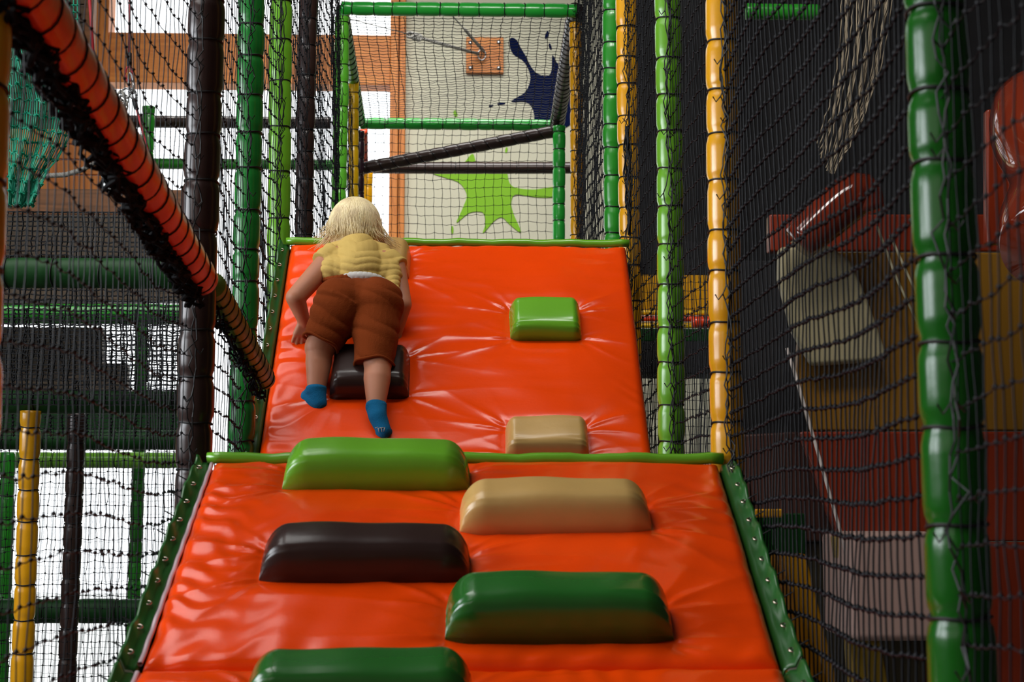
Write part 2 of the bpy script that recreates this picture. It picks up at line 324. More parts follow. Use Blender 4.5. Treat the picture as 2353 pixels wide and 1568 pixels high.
# ------------------------------------------------------------------ nets
def net(name, O, U, W, lu, lw, cu, cw, m=None, r=.0013, label='', sag=.006, seed=0, knots=True, skew=0, group=None, wob=.004, edges=(True, True, True, True), bundle=None, kr=3.2):
    """knotted net: O origin, U/W axes, lengths lu/lw, cell cu x cw. Everything in world coordinates."""
    O = np.array(O, float); U = np.array(U, float); W = np.array(W, float); N = np.cross(U, W); N /= np.linalg.norm(N)
    nu, nw = max(2, int(round(lu/cu))+1), max(2, int(round(lw/cw))+1)
    rg = np.random.default_rng(seed)
    a = np.linspace(0, lu, nu); b = np.linspace(0, lw, nw); A, B = np.meshgrid(a, b, indexing='ij')
    ea = np.sin(math.pi*np.clip(A/lu, 0, 1))**.5; eb = np.sin(math.pi*np.clip(B/lw, 0, 1))**.5
    dA = rg.normal(0, wob*.45, A.shape)*ea + .3*cu*np.sin(B*4.1+seed)*ea*.8 + wob*.5*np.sin(B*31+A*7)
    dB = rg.normal(0, wob*.6, A.shape)*eb + .18*cw*np.sin(A*5.3+seed*2)*eb
    D = sag*np.sin(A*9+B*5+seed)*ea*eb + sag*3*ea*eb*np.sin(A*2.1+B*1.3+seed) + (rg.normal(0, wob*.35, A.shape))
    G = O + (A+dA)[..., None]*U + (B+dB+skew*A)[..., None]*W + D[..., None]*N
    VV, FF, base = [], [], 0
    sup = 2
    def strands(G, ax1, ax2, sagv):
        nonlocal base
        n, s_ = G.shape[1], G.shape[0]
        # insert midpoints with a little slack
        mid = (G[:, :-1]+G[:, 1:])/2 + sagv*(rg.uniform(.2, 1, (s_, n-1, 1)))
        Q = np.empty((s_, 2*n-1, 3)); Q[:, 0::2] = G; Q[:, 1::2] = mid
        th = np.array([0, 2.094, 4.189]); kk = 3
        V = Q[:, :, None, :] + r*(np.cos(th)[:, None]*ax1 + np.sin(th)[:, None]*ax2)[None, None]
        L = 2*n-1; i0 = (np.arange(s_)[:, None, None]*L + np.arange(L-1)[None, :, None])*kk; j = np.arange(kk)[None, None, :]; j2 = (j+1) % kk
        Fq = np.stack([i0+j, i0+j2, i0+kk+j2, i0+kk+j], -1).reshape(-1, 4)
        VV.append(V.reshape(-1, 3)); FF.append(Fq+base); base += V.size//3
    strands(np.swapaxes(G, 0, 1), W, N, np.array([0, 0, -.12*cu]))     # along U
    strands(G, U, N, np.array([0, 0, 0]) + U*.05*cu)                     # along W
    if knots:
        g = G.reshape(-1, 3); kn = r*kr
        off_ = np.array([U, W, -U, -W, N, -N])*kn*np.array([1, 1.2, 1, 1.2, 1, 1])[:, None]
        V = (g[:, None, :]+off_[None]).reshape(-1, 3)
        tri = np.array([(0,1,4,4),(1,2,4,4),(2,3,4,4),(3,0,4,4),(1,0,5,5),(2,1,5,5),(3,2,5,5),(0,3,5,5)])
        kf = (np.arange(len(g))[:, None, None]*6 + tri[None, :, :3]).reshape(-1, 3) + base
        base += len(V); VV.append(V)
    V = np.concatenate(VV); Fq = np.concatenate(FF)
    mm = bpy.data.meshes.new(name); mm.vertices.add(len(V)); mm.vertices.foreach_set('co', V.astype(np.float32).ravel())
    loops = [Fq.ravel()]; starts = [np.arange(0, Fq.size, 4)]; 
    if knots: loops.append(kf.ravel()); starts.append(Fq.size+np.arange(0, kf.size, 3))
    lp = np.concatenate(loops).astype(np.int32); st = np.concatenate(starts).astype(np.int32)
    mm.loops.add(len(lp)); mm.loops.foreach_set('vertex_index', lp); mm.polygons.add(len(st)); mm.polygons.foreach_set('loop_start', st)
    mm.update(calc_edges=True); mm.materials.append(m or NETM)
    o = bpy.data.objects.new(name, mm); COL.objects.link(o); tag(o, label, 'net', group)
    if bundle:                                        # wavy gathered lacing along chosen edges, as a part
        mb = MB()
        for (p0, p1, cnt, spread) in bundle:
            p0, p1 = Vector(p0), Vector(p1); L = (p1-p0).length; n = int(L/.022)
            for q in range(cnt):
                f1, f2 = rg.uniform(8, 30), rg.uniform(20, 60); h1, h2 = rg.uniform(0, 6, 2)
                pts = []
                for i in range(n+1):
                    t = i/n; s_ = t*L
                    pts.append(p0.lerp(p1, t)+Vector((spread*(math.sin(s_*f1+h1)*.5+rg.normal()*.35), spread*(math.sin(s_*f2+h2)*.5+rg.normal()*.35), .002*rg.normal())))
                mb.tube(pts, .0016, 4)
                if q < 2:
                    for i in range(3, n, int(rg.integers(5, 9))):       # loose cord ends
                        c = pts[i]; d = Vector((rg.choice([-1, 1])*.018, -.004, -.006)); mb.tube([c, c+d*.6+Vector((0, 0, -.01)), c+d+Vector((0, 0, .004))], .0016, 4)
        mb.build('lacing_cord', CORD, o)
    return o
GN = 'black safety nets along the ramps'
def side_net(sx, y0, y1, z0, z1, label, seed, cu=.034, cw=.055, r=.0013, bundle=2, **kw):
    X = sx*XS
    return net('safety_net', (X, y0, z0), (0, 1, 0), (0, 0, 1), y1-y0, z1-z0, cu, cw, label=label, seed=seed, group=GN, r=r,
               bundle=[((X-sx*.012, y1-.042, z0), (X-sx*.012, y1-.042, z1), bundle, .012)], **kw)
side_net(-1, 1.95, 3.43, .7, 3.7, 'black net left of the lower ramp, behind the orange rail', 31, cu=.042, cw=.06, r=.0013)
side_net(-1, 3.50, 4.24, 1.2, 4.1, 'black net between the thick brown post and the dark green post', 32, bundle=3)
side_net(-1, 4.30, 4.98, 1.6, 4.4, 'black net between the dark green post and the lime green post on the left', 33, bundle=4, r=.0015)
side_net(-1, 5.06, 5.85, 1.6, 4.8, 'black net between the left lime green post and the slim brown post', 34, bundle=4, r=.0015)
side_net(-1, 5.92, 7.50, 1.8, 5.0, 'dense black net left of the far bay, just left of the bright green post', 35, bundle=2, r=.0017)
side_net(1, 1.90, 3.32, .7, 3.7, 'large black net on the right between the blurred green post and the yellow post', 36, cu=.031, cw=.052, r=.0018, bundle=3, sag=.006, wob=.002)
side_net(1, 3.40, 4.20, 1.2, 4.1, 'black net between the yellow post and the right lime green post', 37, bundle=4)
side_net(1, 4.28, 5.22, 1.6, 4.4, 'black net right of the upper ramp, between lime green and golden posts', 38, bundle=3)
side_net(1, 5.82, 7.56, 1.8, 5.0, 'dense black net right of the far bay beside the wide green post', 39, r=.0019, bundle=2)
side_net(1, .9, 1.83, .9, 3.4, 'blurred black net at the right edge of the photo', 40, bundle=2)
# far bay nets
v = np.array([0, 9.1-7.55, zb-zt]); lv = float(np.linalg.norm(v)); v = v/lv
net('safety_net', (-XS+.02, 7.55, zt-.01), (1, 0, 0), v, 1.16, lv, .050, .036, label='black net forming the sloping ceiling of the far bay between the green beams', seed=41, r=.0020, group='nets of the far bay', sag=.004, kr=2.2)
net('safety_net', (-XS+.04, 9.14, 2.0), (1, 0, 0), (0, 0, 1), 1.2, zb-2.0, .052, .055, label='square black net hanging below the lower green beam in front of the lime painting', seed=42, r=.0019, group='nets of the far bay', sag=.01, kr=2.2)
net('safety_net', (-XS, 7.62, 1.9), (0, 1, 0), (0, 0, 1), 1.45, zb-1.95, .05, .055, label='black net on the left side of the far bay between bright green and plum posts', seed=43, r=.0017, group='nets of the far bay', kr=2.4)
# ------------------------------------------------------------------ climbing ramps
def ramp(name, label, y0, z0, y1, z1, xl0, xr0, xl1, xr1, holds, seed, step=.0055, left_line=False, thick=.07, flapw=.034, lip=True, eyelets=9, fl=(True, True)):
    """padded ramp from (y0,z0) low edge to (y1,z1) top edge; holds: (u0,u1,v,material,label)"""
    root = thing(name, label, 'climbing ramp', 'orange padded climbing ramps', (0, y0, z0))
    S = Vector((0, y1-y0, z1-z0)); L = S.length; S.normalize(); N = Vector((0, -S.z, S.y))
    nu, nv = int((xr0-xl0)/step), int(L/step)
    a, b = np.meshgrid(np.linspace(0, 1, nu), np.linspace(0, 1, nv), indexing='ij')
    xl = xl0+(xl1-xl0)*b; xr = xr0+(xr1-xr0)*b; X = xl+(xr-xl)*a; Vv = b*L
    dl, dr, db, dt = X-xl, xr-X, Vv, L-Vv
    rr = .028; d = np.minimum(np.minimum(dl, dr), np.minimum(db, dt))
    q = np.clip(d/rr, 0, 1); H = -rr*(1-np.sqrt(np.clip(1-(1-q)**2, 0, 1)))
    H = H + .020*np.clip(dl/.22, 0, 1)**.6*np.clip(dr/.22, 0, 1)**.6*np.clip(db/.2, 0, 1)**.6*np.clip(dt/.2, 0, 1)**.6 - .012
    H += .0040*fnoise(X, Vv, 0*X, 7, seed) + .0014*fnoise(X, Vv*.6, 0*X, 24, seed+1) + .0016*fnoise(X*.5+Vv*.9, Vv*.8-X*.3, 0*X, 40, seed+2)*np.clip(fnoise(X, Vv, 0*X, 5, seed+3), 0, 1)
    for (dd, sg) in ((dl, 1), (dr, 2)):              # pull marks that run in from the side seams
        H += .0036*np.exp(-dd/.07)*np.clip(.4+fnoise(X*0, Vv, 0*X, 9, seed+7*sg), 0, 1)*np.sin(Vv*85+5*fnoise(X*2, Vv, 0*X, 10, seed+sg))*np.clip(d/.012, 0, 1)
    for dd, sg in ((db, 5), (dt, 6)):
        H += .002*np.exp(-dd/.05)*np.clip(.4+fnoise(X, 0*X, 0*X, 7, seed+sg), 0, 1)*np.sin(X*85+5*fnoise(X, Vv*2, 0*X, 9, seed+sg))*np.clip(d/.012, 0, 1)
    for hi, h in enumerate(holds):
        u0, u1, v0, dv = h[0], h[1], h[2], h[3]
        ex = np.maximum(np.maximum(u0-X, X-u1), 0); ev = np.maximum(np.maximum(v0-Vv, Vv-(v0+dv)), 0); dist = np.hypot(ex, ev)
        H -= .012*np.exp(-dist/.03)
        for cxx, sgn in ((u0, -1), (u1, 1)):
            for cvv, s2 in ((v0, -1), (v0+dv, 1)):
                dx = X-(cxx-sgn*.03); dy = Vv-(cvv-s2*.02); rad = np.hypot(dx, dy); th = np.arctan2(dy, dx)
                want = math.atan2(s2*.35, sgn)
                dth = np.abs((th-want+math.pi) % (2*math.pi)-math.pi)
                env = np.exp(-(dth/.55)**2)*np.exp(-rad/.16)*np.clip(dist/.012, 0, 1)
                H += .0095*env*(1-np.abs(np.sin(th*6.5+hi+2.2*s2+.8*fnoise(X, Vv, 0*X, 8, seed+hi)))**.6-.3)
    pos = np.stack([X, y0+S.y*Vv+N.y*H, z0+S.z*Vv+N.z*H], -1) - np.array([0, y0, z0])
    idx = np.arange(nu*nv).reshape(nu, nv)
    Fq = np.stack([idx[:-1, :-1], idx[1:, :-1], idx[1:, 1:], idx[:-1, 1:]], -1).reshape(-1, 4)
    V = pos.reshape(-1, 3).tolist(); Fl = Fq.tolist()
    ring = list(idx[:, 0]) + list(idx[-1, 1:]) + list(idx[::-1, -1][1:]) + list(idx[0, ::-1][1:-1])
    bs = len(V); n = len(ring)
    for i in ring: p = V[i]; V.append([p[0], p[1]-N.y*thick, p[2]-N.z*thick])
    Fl += [[ring[(i+1) % n], ring[i], bs+i, bs+(i+1) % n] for i in range(n)]
    Fl.append([bs+i for i in range(n)][::-1])
    mesh('orange_cover', V, Fl, V_OR, root)
    def W(u, v_, h): return Vector((u, S.y*v_+N.y*h, S.z*v_+N.z*h))
    for (u0, u1, v0, dv, hh, m, lab) in holds:
        o = hold(u0, u1, v0, dv, hh, W, m, seed+int(u0*100)); o.parent = root; o['label'] = lab
    for side in (-1, 1):                               # green laced flap beside the cover
        if not fl[0 if side < 0 else 1]: continue
        n = 90; Vf = []; ff = []
        for i in range(n+1):
            t = i/n; x = (xl0+(xl1-xl0)*t) if side < 0 else (xr0+(xr1-xr0)*t); vv = t*L
            wv = .004*math.sin(vv*70+seed)+.003*math.sin(vv*31)
            prof = [(0, -.045), (.004, -.028), (.012, -.022), (.022, -.022+wv*.5), (flapw-.006, -.004+wv), (flapw, -.002+wv), (flapw+.002, -.012+wv), (flapw, -.09)]
            for (du, hh) in prof: Vf.append(W(x+side*du, vv, hh))
        c = 8; Vf = [tuple(p) for p in Vf]
        ff = [(i*c+j, i*c+j+1, (i+1)*c+j+1, (i+1)*c+j) for i in range(n) for j in range(c-1)]
        ff = ff if side > 0 else [f[::-1] for f in ff]
        fo = mesh('side_flap', Vf, ff, mat('flap_green_vinyl', (.012, .095, .014), .32, .2, bump=.15, bscale=30), root); fo['label'] = 'green laced side flap'
        mdf = fo.modifiers.new('s', 'SOLIDIFY'); mdf.thickness = .003
        for i in range(eyelets):
            t = (i+.5)/eyelets; x = (xl0+(xl1-xl0)*t) if side < 0 else (xr0+(xr1-xr0)*t)
            c0 = W(x+side*.024, t*L, -.014)
            pts = [c0 + Vector((.0062*math.cos(q), 0, 0)) + S*(.0062*math.sin(q)) for q in np.linspace(0, 2*math.pi, 15)]
            Vq, Fq2 = tube(pts, .0019, 6); e = mesh('eyelet', Vq, Fq2, ALU, fo)
            mbk = MB(); mbk.tube([c0, c0+N*.010+Vector((side*.012, 0, 0)), c0+N*.006+Vector((side*.028, 0, .012))], .0015, 5); mbk.build('lacing_hook', CORD, fo)
    if left_line:
        pts = [W(xl0+(xl1-xl0)*t-.002, t*L, -.024+.0015*math.sin(t*70)) for t in np.linspace(.02, 1, 80)]  # thin pale tube along the left edge of the cover
        Vq, Fq2 = tube(pts, .0048, 8); o = mesh('edge_line', Vq, Fq2, EDGE_LINE, root); o['label'] = 'pale line along the left edge'
    if lip:
        mb = MB(); n = 40
        pts = [W(xl1-.012+(xr1-xl1+.02)*i/n, L+.008, .0-.016+.002*math.sin(i)+.001*math.sin(i*2.3)) for i in range(n+1)]
        mb.tube(pts, .013, 14); o = mb.build('green_lip', V_LG, root, smooth=True); o['label'] = 'lime green rolled edge along the top'
    return root
def hold(u0, u1, v0, dv, hh, W, m, seed):
    """stuffed vinyl cushion: dome section with taper ends"""
    nu, nt = 64, 30; V = []; Fl = []
    rg = np.random.default_rng(abs(seed)); ph = rg.uniform(0, 6, 4)
    for i in range(nu+1):
        s = i/nu; u = u0+(u1-u0)*s; e = min(s, 1-s)*(u1-u0)     # distance to the end
        short = u1-u0 < .32; R_ = .030 if short else .055; q = min(e/R_, 1); hs = hh*(.02+.98*(1-(1-q)**2.2)**(.48 if short else .55))*(1+(.10 if short else .04)*math.sin(math.pi*s))
        ins = .012*(1-q)**2
        for j in range(nt+1):
            t = j/nt; ang = math.pi*(1-t)
            ex = .34 if short else .42
            cx_ = math.copysign(abs(math.cos(ang))**ex, math.cos(ang)); sy = abs(math.sin(ang))**ex
            vv = v0+dv/2 - cx_*(dv/2-ins)*-1 if False else v0+dv/2 + cx_*(dv/2-ins)*(1-.10*sy**3)
            puck = .0022*math.exp(-e/.035)*math.sin(t*46+ph[0])*sy + .0012*math.sin(u*38+ph[1])*sy + .0015*math.sin(t*6+u*17+ph[2])
            uu = u - (1 if s > .5 else -1)*(-.0)*(1-q)
            V.append(W(uu, vv, hs*sy+puck-.014))
    c = nt+1
    for i in range(nu):
        for j in range(nt): Fl.append((i*c+j, i*c+j+1, (i+1)*c+j+1, (i+1)*c+j))
    Fl.append(tuple(range(c))[::-1]); Fl.append(tuple(nu*c+j for j in range(c)))
    for i in range(nu): Fl.append((i*c, (i+1)*c, (i+1)*c+nt, i*c+nt))
    o = MB(); o.V = [tuple(v) for v in V]; o.F = Fl
    return o.build('padded_hold', m, None, smooth=True)
# lower ramp: fold at Y 2.59, top at 3.30;  upper ramp: 4.14 - 4.90;  bottom section below the fold
YA, ZA = 2.59, P(1050, 1510, 2.59).z; YB, ZB = 3.30, P(1050, 1043, 3.30).z
YD, ZD = 4.90, P(1050, 552, 4.90).z; YC0 = 4.25; ZC0 = P(1050, 1025, 4.25).z
sl = (ZD-ZC0)/(YD-YC0); YCb = YC0-.10; ZCb = ZC0-.10*sl
def on(ya, za, yb, zb_):                               # pixel -> (u, v) on a ramp plane
    S = Vector((0, yb-ya, zb_-za)); S.normalize(); N = Vector((0, -S.z, S.y)); o = Vector((0, ya, za))
    def f(px, py, h=0):
        d = ray(px, py); t = ((o+N*h)-CAM).dot(N)/d.dot(N); p = CAM+d*t; return p.x, (p-o).dot(S)
    return f, S, N
fL, SL, NL = on(YA, ZA, YB, ZB); fU, SU, NU = on(YCb, ZCb, YD, ZD)
def hd(f, x0, x1, ybot, dv, hh, m, lab):
    u0, v0 = f(x0, ybot); u1, _ = f(x1, ybot); return (u0, u1, v0, dv, hh, m, lab)
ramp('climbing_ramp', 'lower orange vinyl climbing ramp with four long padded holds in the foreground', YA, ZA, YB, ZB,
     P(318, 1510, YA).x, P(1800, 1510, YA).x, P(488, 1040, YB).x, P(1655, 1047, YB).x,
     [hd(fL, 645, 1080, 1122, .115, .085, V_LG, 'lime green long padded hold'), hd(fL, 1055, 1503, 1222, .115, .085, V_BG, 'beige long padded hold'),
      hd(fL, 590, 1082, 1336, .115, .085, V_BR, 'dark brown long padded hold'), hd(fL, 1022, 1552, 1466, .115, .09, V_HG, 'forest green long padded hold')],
     51, left_line=True, eyelets=10)
ramp('climbing_ramp', 'upper orange vinyl climbing ramp that the child is climbing', YCb, ZCb, YD, ZD,
     -.552, .545, -.547, .552,
     [hd(fU, 1172, 1338, 782, .155, .07, V_LG, 'green short padded hold on the right'), hd(fU, 1162, 1356, 1050, .125, .065, V_BG, 'beige short padded hold at the foot'),
      hd(fU, 755, 940, 916, .185, .08, V_BR, 'dark brown short padded hold under the child'), hd(fU, 775, 941, 641, .155, .075, V_BG, 'beige short padded hold by the head')],
     61, eyelets=14, fl=(True, False))
# section below the fold, continuing down to the floor side
YE, ZE = 1.75, ZA-.36
fB, SB, NB = on(YE, ZE, YA, ZA)
LB = math.hypot(YA-YE, ZA-ZE)
uh0, vh0 = fB(552, 1648); uh1, _ = fB(1090, 1648)
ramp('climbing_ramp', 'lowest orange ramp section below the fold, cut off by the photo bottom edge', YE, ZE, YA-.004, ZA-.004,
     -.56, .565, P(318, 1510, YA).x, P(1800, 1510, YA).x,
     [(uh0, uh1, vh0, .115, .085, V_HG, 'forest green padded hold cut off by the frame')], 71, lip=False, left_line=True, eyelets=8)
# ------------------------------------------------------------------ decks carrying the ramps
def deck(label, y0, y1, z):
    o = MB().box((-.57, y0, z-.06), (.57, y1, z)).build('deck_platform', DECKM, bevel=.008); tag(o, label, 'deck', 'platforms of the climbing frame'); return o
deck('dark platform between the lower and the upper ramp', YB+.06, YCb+.02, ZB-.05)
deck('dark platform behind the top of the upper ramp', YD+.06, 7.5, ZD-.06)
# ------------------------------------------------------------------ left rail in the net plane
XN = -XS+.03
def onX(px, py, X=XN): return PX(px, py, X)
a0, a1 = PX(28, -75, XN), P(462, 642, 3.36)
rail('padded_rail', a0, a1, V_OR2, 'thick orange corded rail slanting down across the top left', .038, 21, 7, group=None, bulge=.03, cr=.0018)
a2, a3 = P(488, 655, 3.50), P(608, 872, 4.22)
rail('padded_rail', a2, a3, V_OL, 'olive corded rail carrying on below the orange one to the dark green post', .030, 15, 8, bulge=.03, cr=.0016)
mb = MB(); rg = np.random.default_rng(9)               # gathered net edge lashed under the rail
for q in range(13):
    pts = []; h1 = rg.uniform(0, 6, 3)
    for i in range(90):
        t = i/89; p = Vector(a0).lerp(Vector(a1), t)
        pts.append(p+Vector((-.012+.018*math.sin(i*.5+h1[0])+rg.normal()*.004, .004*rg.normal(), -.048+.014*math.sin(i*.33+h1[1])+.003*rg.normal())))
    mb.tube(pts, .0042, 5)
o = mb.build('net_bundle', mat('matte_black_net', (.004, .004, .005), .8, spec=.12)); tag(o, 'gathered black net edge lashed beneath the thick orange rail', 'net')
mb = MB()
for q in range(9):
    pts = []; h1 = rg.uniform(0, 6, 3)
    for i in range(50):
        t = i/49; p = Vector(a2).lerp(Vector(a3), t)
        pts.append(p+Vector((-.008+.012*math.sin(i*.5+h1[0])+rg.normal()*.003, .004*rg.normal(), -.040+.016*math.sin(i*.33+h1[1])+.005*rg.normal())))
    mb.tube(pts, .0026, 5)
o = mb.build('net_bundle', mat('matte_black_net', (.004, .004, .005), .8, spec=.12)); tag(o, 'gathered black net edge lashed beneath the olive rail', 'net')
# ------------------------------------------------------------------ neighbouring climbing frame, left
GL = 'green padded beams of the left frame'
def hbeam(px0, px1, py, Y, m, label, r=.038, seed=0, grp=GL, **kw):
    p0, p1 = P(px0, py, Y), P(px1, py, Y); z = (p0.z+p1.z)/2
    if px0 < 0: p0.x = XL+.01
    return padded('padded_beam', (p0.x, Y, z), (p1.x, Y, z), m, label, 'beam', grp, r=r, seed=seed, pinch=.08, amp=.02, pitch=.16, **kw)
hbeam(-60, 470, 628, 4.9, V_DG, 'broad dark green beam behind the net left of the brown post, highest of the low ones', r=.050, seed=1)
hbeam(-40, 470, 722, 5.9, V_GR, 'green beam below the broad dark green one, behind the left net', r=.040, seed=2)
hbeam(-40, 455, 925, 5.3, V_DG, 'green beam low on the left, right above the yellow and dark posts', r=.040, seed=3)
hbeam(-40, 455, 1012, 6.6, V_DG, 'darker green beam just under the low left one', r=.042, seed=4)
hbeam(-40, 455, 1058, 8.0, V_LG, 'lime green beam above the bright lower windows', r=.042, seed=5)
hbeam(-40, 395, 1405, 6.7, V_DG, 'dark green beam crossing the bright lower windows', r=.052, seed=6)
hbeam(262, 760, 281, 8.9, V_BR, 'dark brown beam in front of the upper windows', r=.036, seed=7, grp=None)
hbeam(345, 775, 378, 8.95, V_GR, 'green beam in front of the upper windows, under the brown one', r=.033, seed=8)
p = P(325, 800, 8.55); 
post(p.x, 8.55, V_GR, 'green padded post in front of the left windows, its top showing above the brown beam', z1=P(341, 246, 8.55).z, seed=30, group='posts of the left frame', r=.037)
p = P(165, 1250, 6.3); post(p.x, 6.3, V_BR, 'dark padded post in front of the bright lower windows', z1=P(165, 948, 6.3).z, seed=31, group='posts of the left frame', r=.037)
p = P(60, 1250, 5.25); post(p.x, 5.25, V_YE, 'yellow padded post at the lower left, cords knotted round it', z1=P(60, 945, 5.25).z, seed=32, group='posts of the left frame', r=.036)
p = P(12, 1250, 7.4); post(p.x, 7.4, V_GR, 'dark green padded post at the lower left edge behind the yellow one', z1=P(12, 1040, 7.4).z, seed=33, group='posts of the left frame', r=.036)
# nets of that frame (frontal planes)
GLN = 'nets of the left frame'
def fnet(px0, px1, py0, py1, Y, cu, cw, label, seed, r=.0016, **kw):
    A, B = P(px0, py1, Y), P(px1, py0, Y)
    return net('safety_net', (A.x, Y, A.z), (1, 0, 0), (0, 0, 1), B.x-A.x, B.z-A.z, cu, cw, label=label, seed=seed, group=GLN, r=r, **kw)
fnet(-60, 450, 490, 930, 5.15, .017, .017, 'fine dark net low on the left, behind the orange rail', 45, r=.0032, knots=False)
fnet(-60, 455, 715, 1000, 5.8, .045, .013, 'horizontal stringed net in front of the left window patches', 46, r=.0020)
fnet(-60, 455, 960, 1640, 5.6, .030, .040, 'net over the bright lower windows', 47, r=.0013)
fnet(-60, 455, 1060, 1640, 7.0, .017, .06, 'fine upright stringed net over the bright lower windows', 48, r=.0010, knots=False)
fnet(345, 770, 293, 366, 8.92, .02, .03, 'fine net between the brown and green beams by the upper windows', 49, r=.0010, knots=False)
# timber cabin and its boards
def board(name, px0, px1, py0, py1, Y, dy, m, label, cat, bevel=.006, grp=None, planks=0):
    A, B = P(px0, py1, Y), P(px1, py0, Y); mb = MB()
    if px0 < 0: A.x = XL+.01
    if planks:
        h = (B.z-A.z)/planks
        for i in range(planks): mb.box((A.x, Y+.004*(i % 2), A.z+h*i+.003), (B.x, Y+dy, A.z+h*(i+1)-.003))
    else: mb.box((A.x, Y, A.z), (B.x, Y+dy, B.z))
    o = mb.build(name, m, bevel=bevel); return tag(o, label, cat, grp)
board('plank_wall', -60, 236, 296, 436, 8.2, .05, W_OR, 'orange brown plank wall behind the teal net', 'wall panel', planks=4)
board('timber_beam', -60, 425, 436, 492, 7.4, .16, W_BR, 'wide brown timber beam below the plank wall', 'timber')
board('timber_wall', -60, 425, 494, 690, 7.3, .12, W_DK, 'dark timber panel under the wide brown beam', 'wall panel', planks=2)
board('timber_wall', -60, 205, -30, 296, 9.0, .08, W_DK, 'dark boarded wall above the plank wall at the top left', 'wall panel', planks=8)
board('timber_beam', -60, 300, 665, 700, 7.6, .14, W_BR, 'brown timber strip between the two upper green beams', 'timber')
board('timber_wall', -60, 235, 752, 905, 7.7, .1, W_DK, 'dark brown boards behind the stringed net on the left', 'wall panel', planks=3)
board('timber_wall', 230, 290, 835, 905, 7.71, .1, W_DK, 'small dark board beside the boarded patch on the left', 'wall panel')
board('padding_panel', -60, 425, 930, 1000, 7.3, .06, V_DG, 'dark green padding panel behind the low left beams', 'padding')
board('timber_post', 183, 215, -30, 300, 8.8, .10, W_BR, 'upright brown timber behind the red rope at the top left', 'timber')
# teal net, ropes and shackles
tA = P(22, 130, 5.0)
def teal():
    mb = MB(); rg = np.random.default_rng(3)
    top = [(30, 60), (70, 90), (110, 140), (150, 200), (165, 250), (180, 262)]
    # fan of slanting strings, tied together in rows
    rows = [];
    for i in range(13):
        t = i/12; xr_ = np.interp(t, [0, .35, .55, .8, 1], [120, 176, 158, 100, 78]); y0 = 100+ t*370
        rows.append([P(20+(xr_-20)*j/14 + rg.normal()*1.2, y0+ (j/14)*(-8+30*math.sin(t*3)) + 5*(j % 2)+rg.normal()*2, 5.1+.03*math.sin(i+j)) for j in range(15)])
    for r_ in rows: mb.tube(r_, .0028, 5)
    for j in range(15): mb.tube([r_[j] for r_ in rows], .0026, 5); 
    for j in range(14): mb.tube([r_[j].lerp(r_[j+1], .5) for r_ in rows], .0022, 5)
    for r_ in rows:
        for p in r_: mb.add([p+Vector(d)*.008 for d in ((1,0,0),(0,0,1),(-1,0,0),(0,0,-1),(0,-1,0),(0,1,0))], [(0,1,4),(1,2,4),(2,3,4),(3,0,4),(1,0,5),(2,1,5),(3,2,5),(0,3,5)])
    return mb.build('hanging_net', NETG)
tag(teal(), 'teal green rope net hanging at the upper left', 'net')
mb = MB()
rows = [[P(142+j*9, -20+i*16, 5.6) for j in range(5)] for i in range(8)]
for r_ in rows: mb.tube(r_, .003, 5)
for j in range(5): mb.tube([r_[j] for r_ in rows], .0026, 5)
for r_ in rows:
    for p in r_: mb.add([p+Vector(d)*.007 for d in ((1,0,0),(0,0,1),(-1,0,0),(0,0,-1),(0,-1,0),(0,1,0))], [(0,1,4),(1,2,4),(2,3,4),(3,0,4),(1,0,5),(2,1,5),(3,2,5),(0,3,5)])
tag(mb.build('hanging_net', NETG), 'small strip of teal net above the orange rail at the top', 'net')
def twist(name, pts, r, m, label, cat='rope', grp=None):
    mb = MB(); p = [Vector(q) for q in pts]; n = 60; C = []
    for i in range(n+1):
        t = i/n*(len(p)-1); k = min(int(t), len(p)-2); C.append(p[k].lerp(p[k+1], t-k))
    for s_ in range(3):
        mb.tube([c+Vector((0, math.cos(i*.9+s_*2.09), math.sin(i*.9+s_*2.09)))*r*.5 for i, c in enumerate(C)], r*.62, 6)
    o = mb.build(name, m, smooth=True); return tag(o, label, cat, grp)
twist('twisted_rope', [P(90, 405, 6.6), P(150, 402, 6.6), P(190, 390, 6.6), P(232, 366, 6.6)], .011, ROPE, 'grey twisted rope sagging in front of the plank wall')
def straight_rope(pts, r, m, label):
    mb = MB(); mb.tube([Vector(q) for q in pts], r, 8); return tag(mb.build('rope', m, smooth=True), label, 'rope')
straight_rope([P(203, -40, 6.0), P(216, 150, 6.0)], .0062, REDR, 'red rope hanging beside the upright timber at the top left')
Y6 = 5.6
hr = thing('hanging_rope', 'thin red rope with black sleeve and steel shackles hanging before the windows', 'rope', None, P(297, 230, Y6))
def sub(mb, name, m): o = mb.build(name, m, None, smooth=True); off(o, hr); return o
sub(MB().tube([P(298, -40, Y6), P(297, 125, Y6)], .0036, 8), 'upper_rope', REDR)
sub(MB().tube([P(297, 122, Y6), P(297, 152, Y6)], .0095, 10), 'rubber_sleeve', CORD)
def ringpts(cx, cy, rx, ry, Y, rot=0, n=20):
    return [P(cx+rx*math.cos(t)*math.cos(rot)-ry*math.sin(t)*math.sin(rot), cy+rx*math.cos(t)*math.sin(rot)+ry*math.sin(t)*math.cos(rot), Y) for t in np.linspace(0, 2*math.pi, n)]
sub(MB().tube(ringpts(296, 170, 8, 17, Y6), .0040, 8), 'rope_loop', REDR)
sub(MB().tube(ringpts(301, 190, 5, 22, Y6-.01, -.1), .0040, 8), 'shackle', STEEL)
sub(MB().tube(ringpts(290, 214, 10, 11, Y6), .0042, 8), 'shackle', STEEL)
sub(MB().tube(ringpts(305, 216, 7, 13, Y6, -.5), .0045, 8), 'shackle', STEEL)
sub(MB().tube([P(308, 228, Y6), P(313, 250, Y6)], .0085, 10), 'rubber_sleeve', CORD)
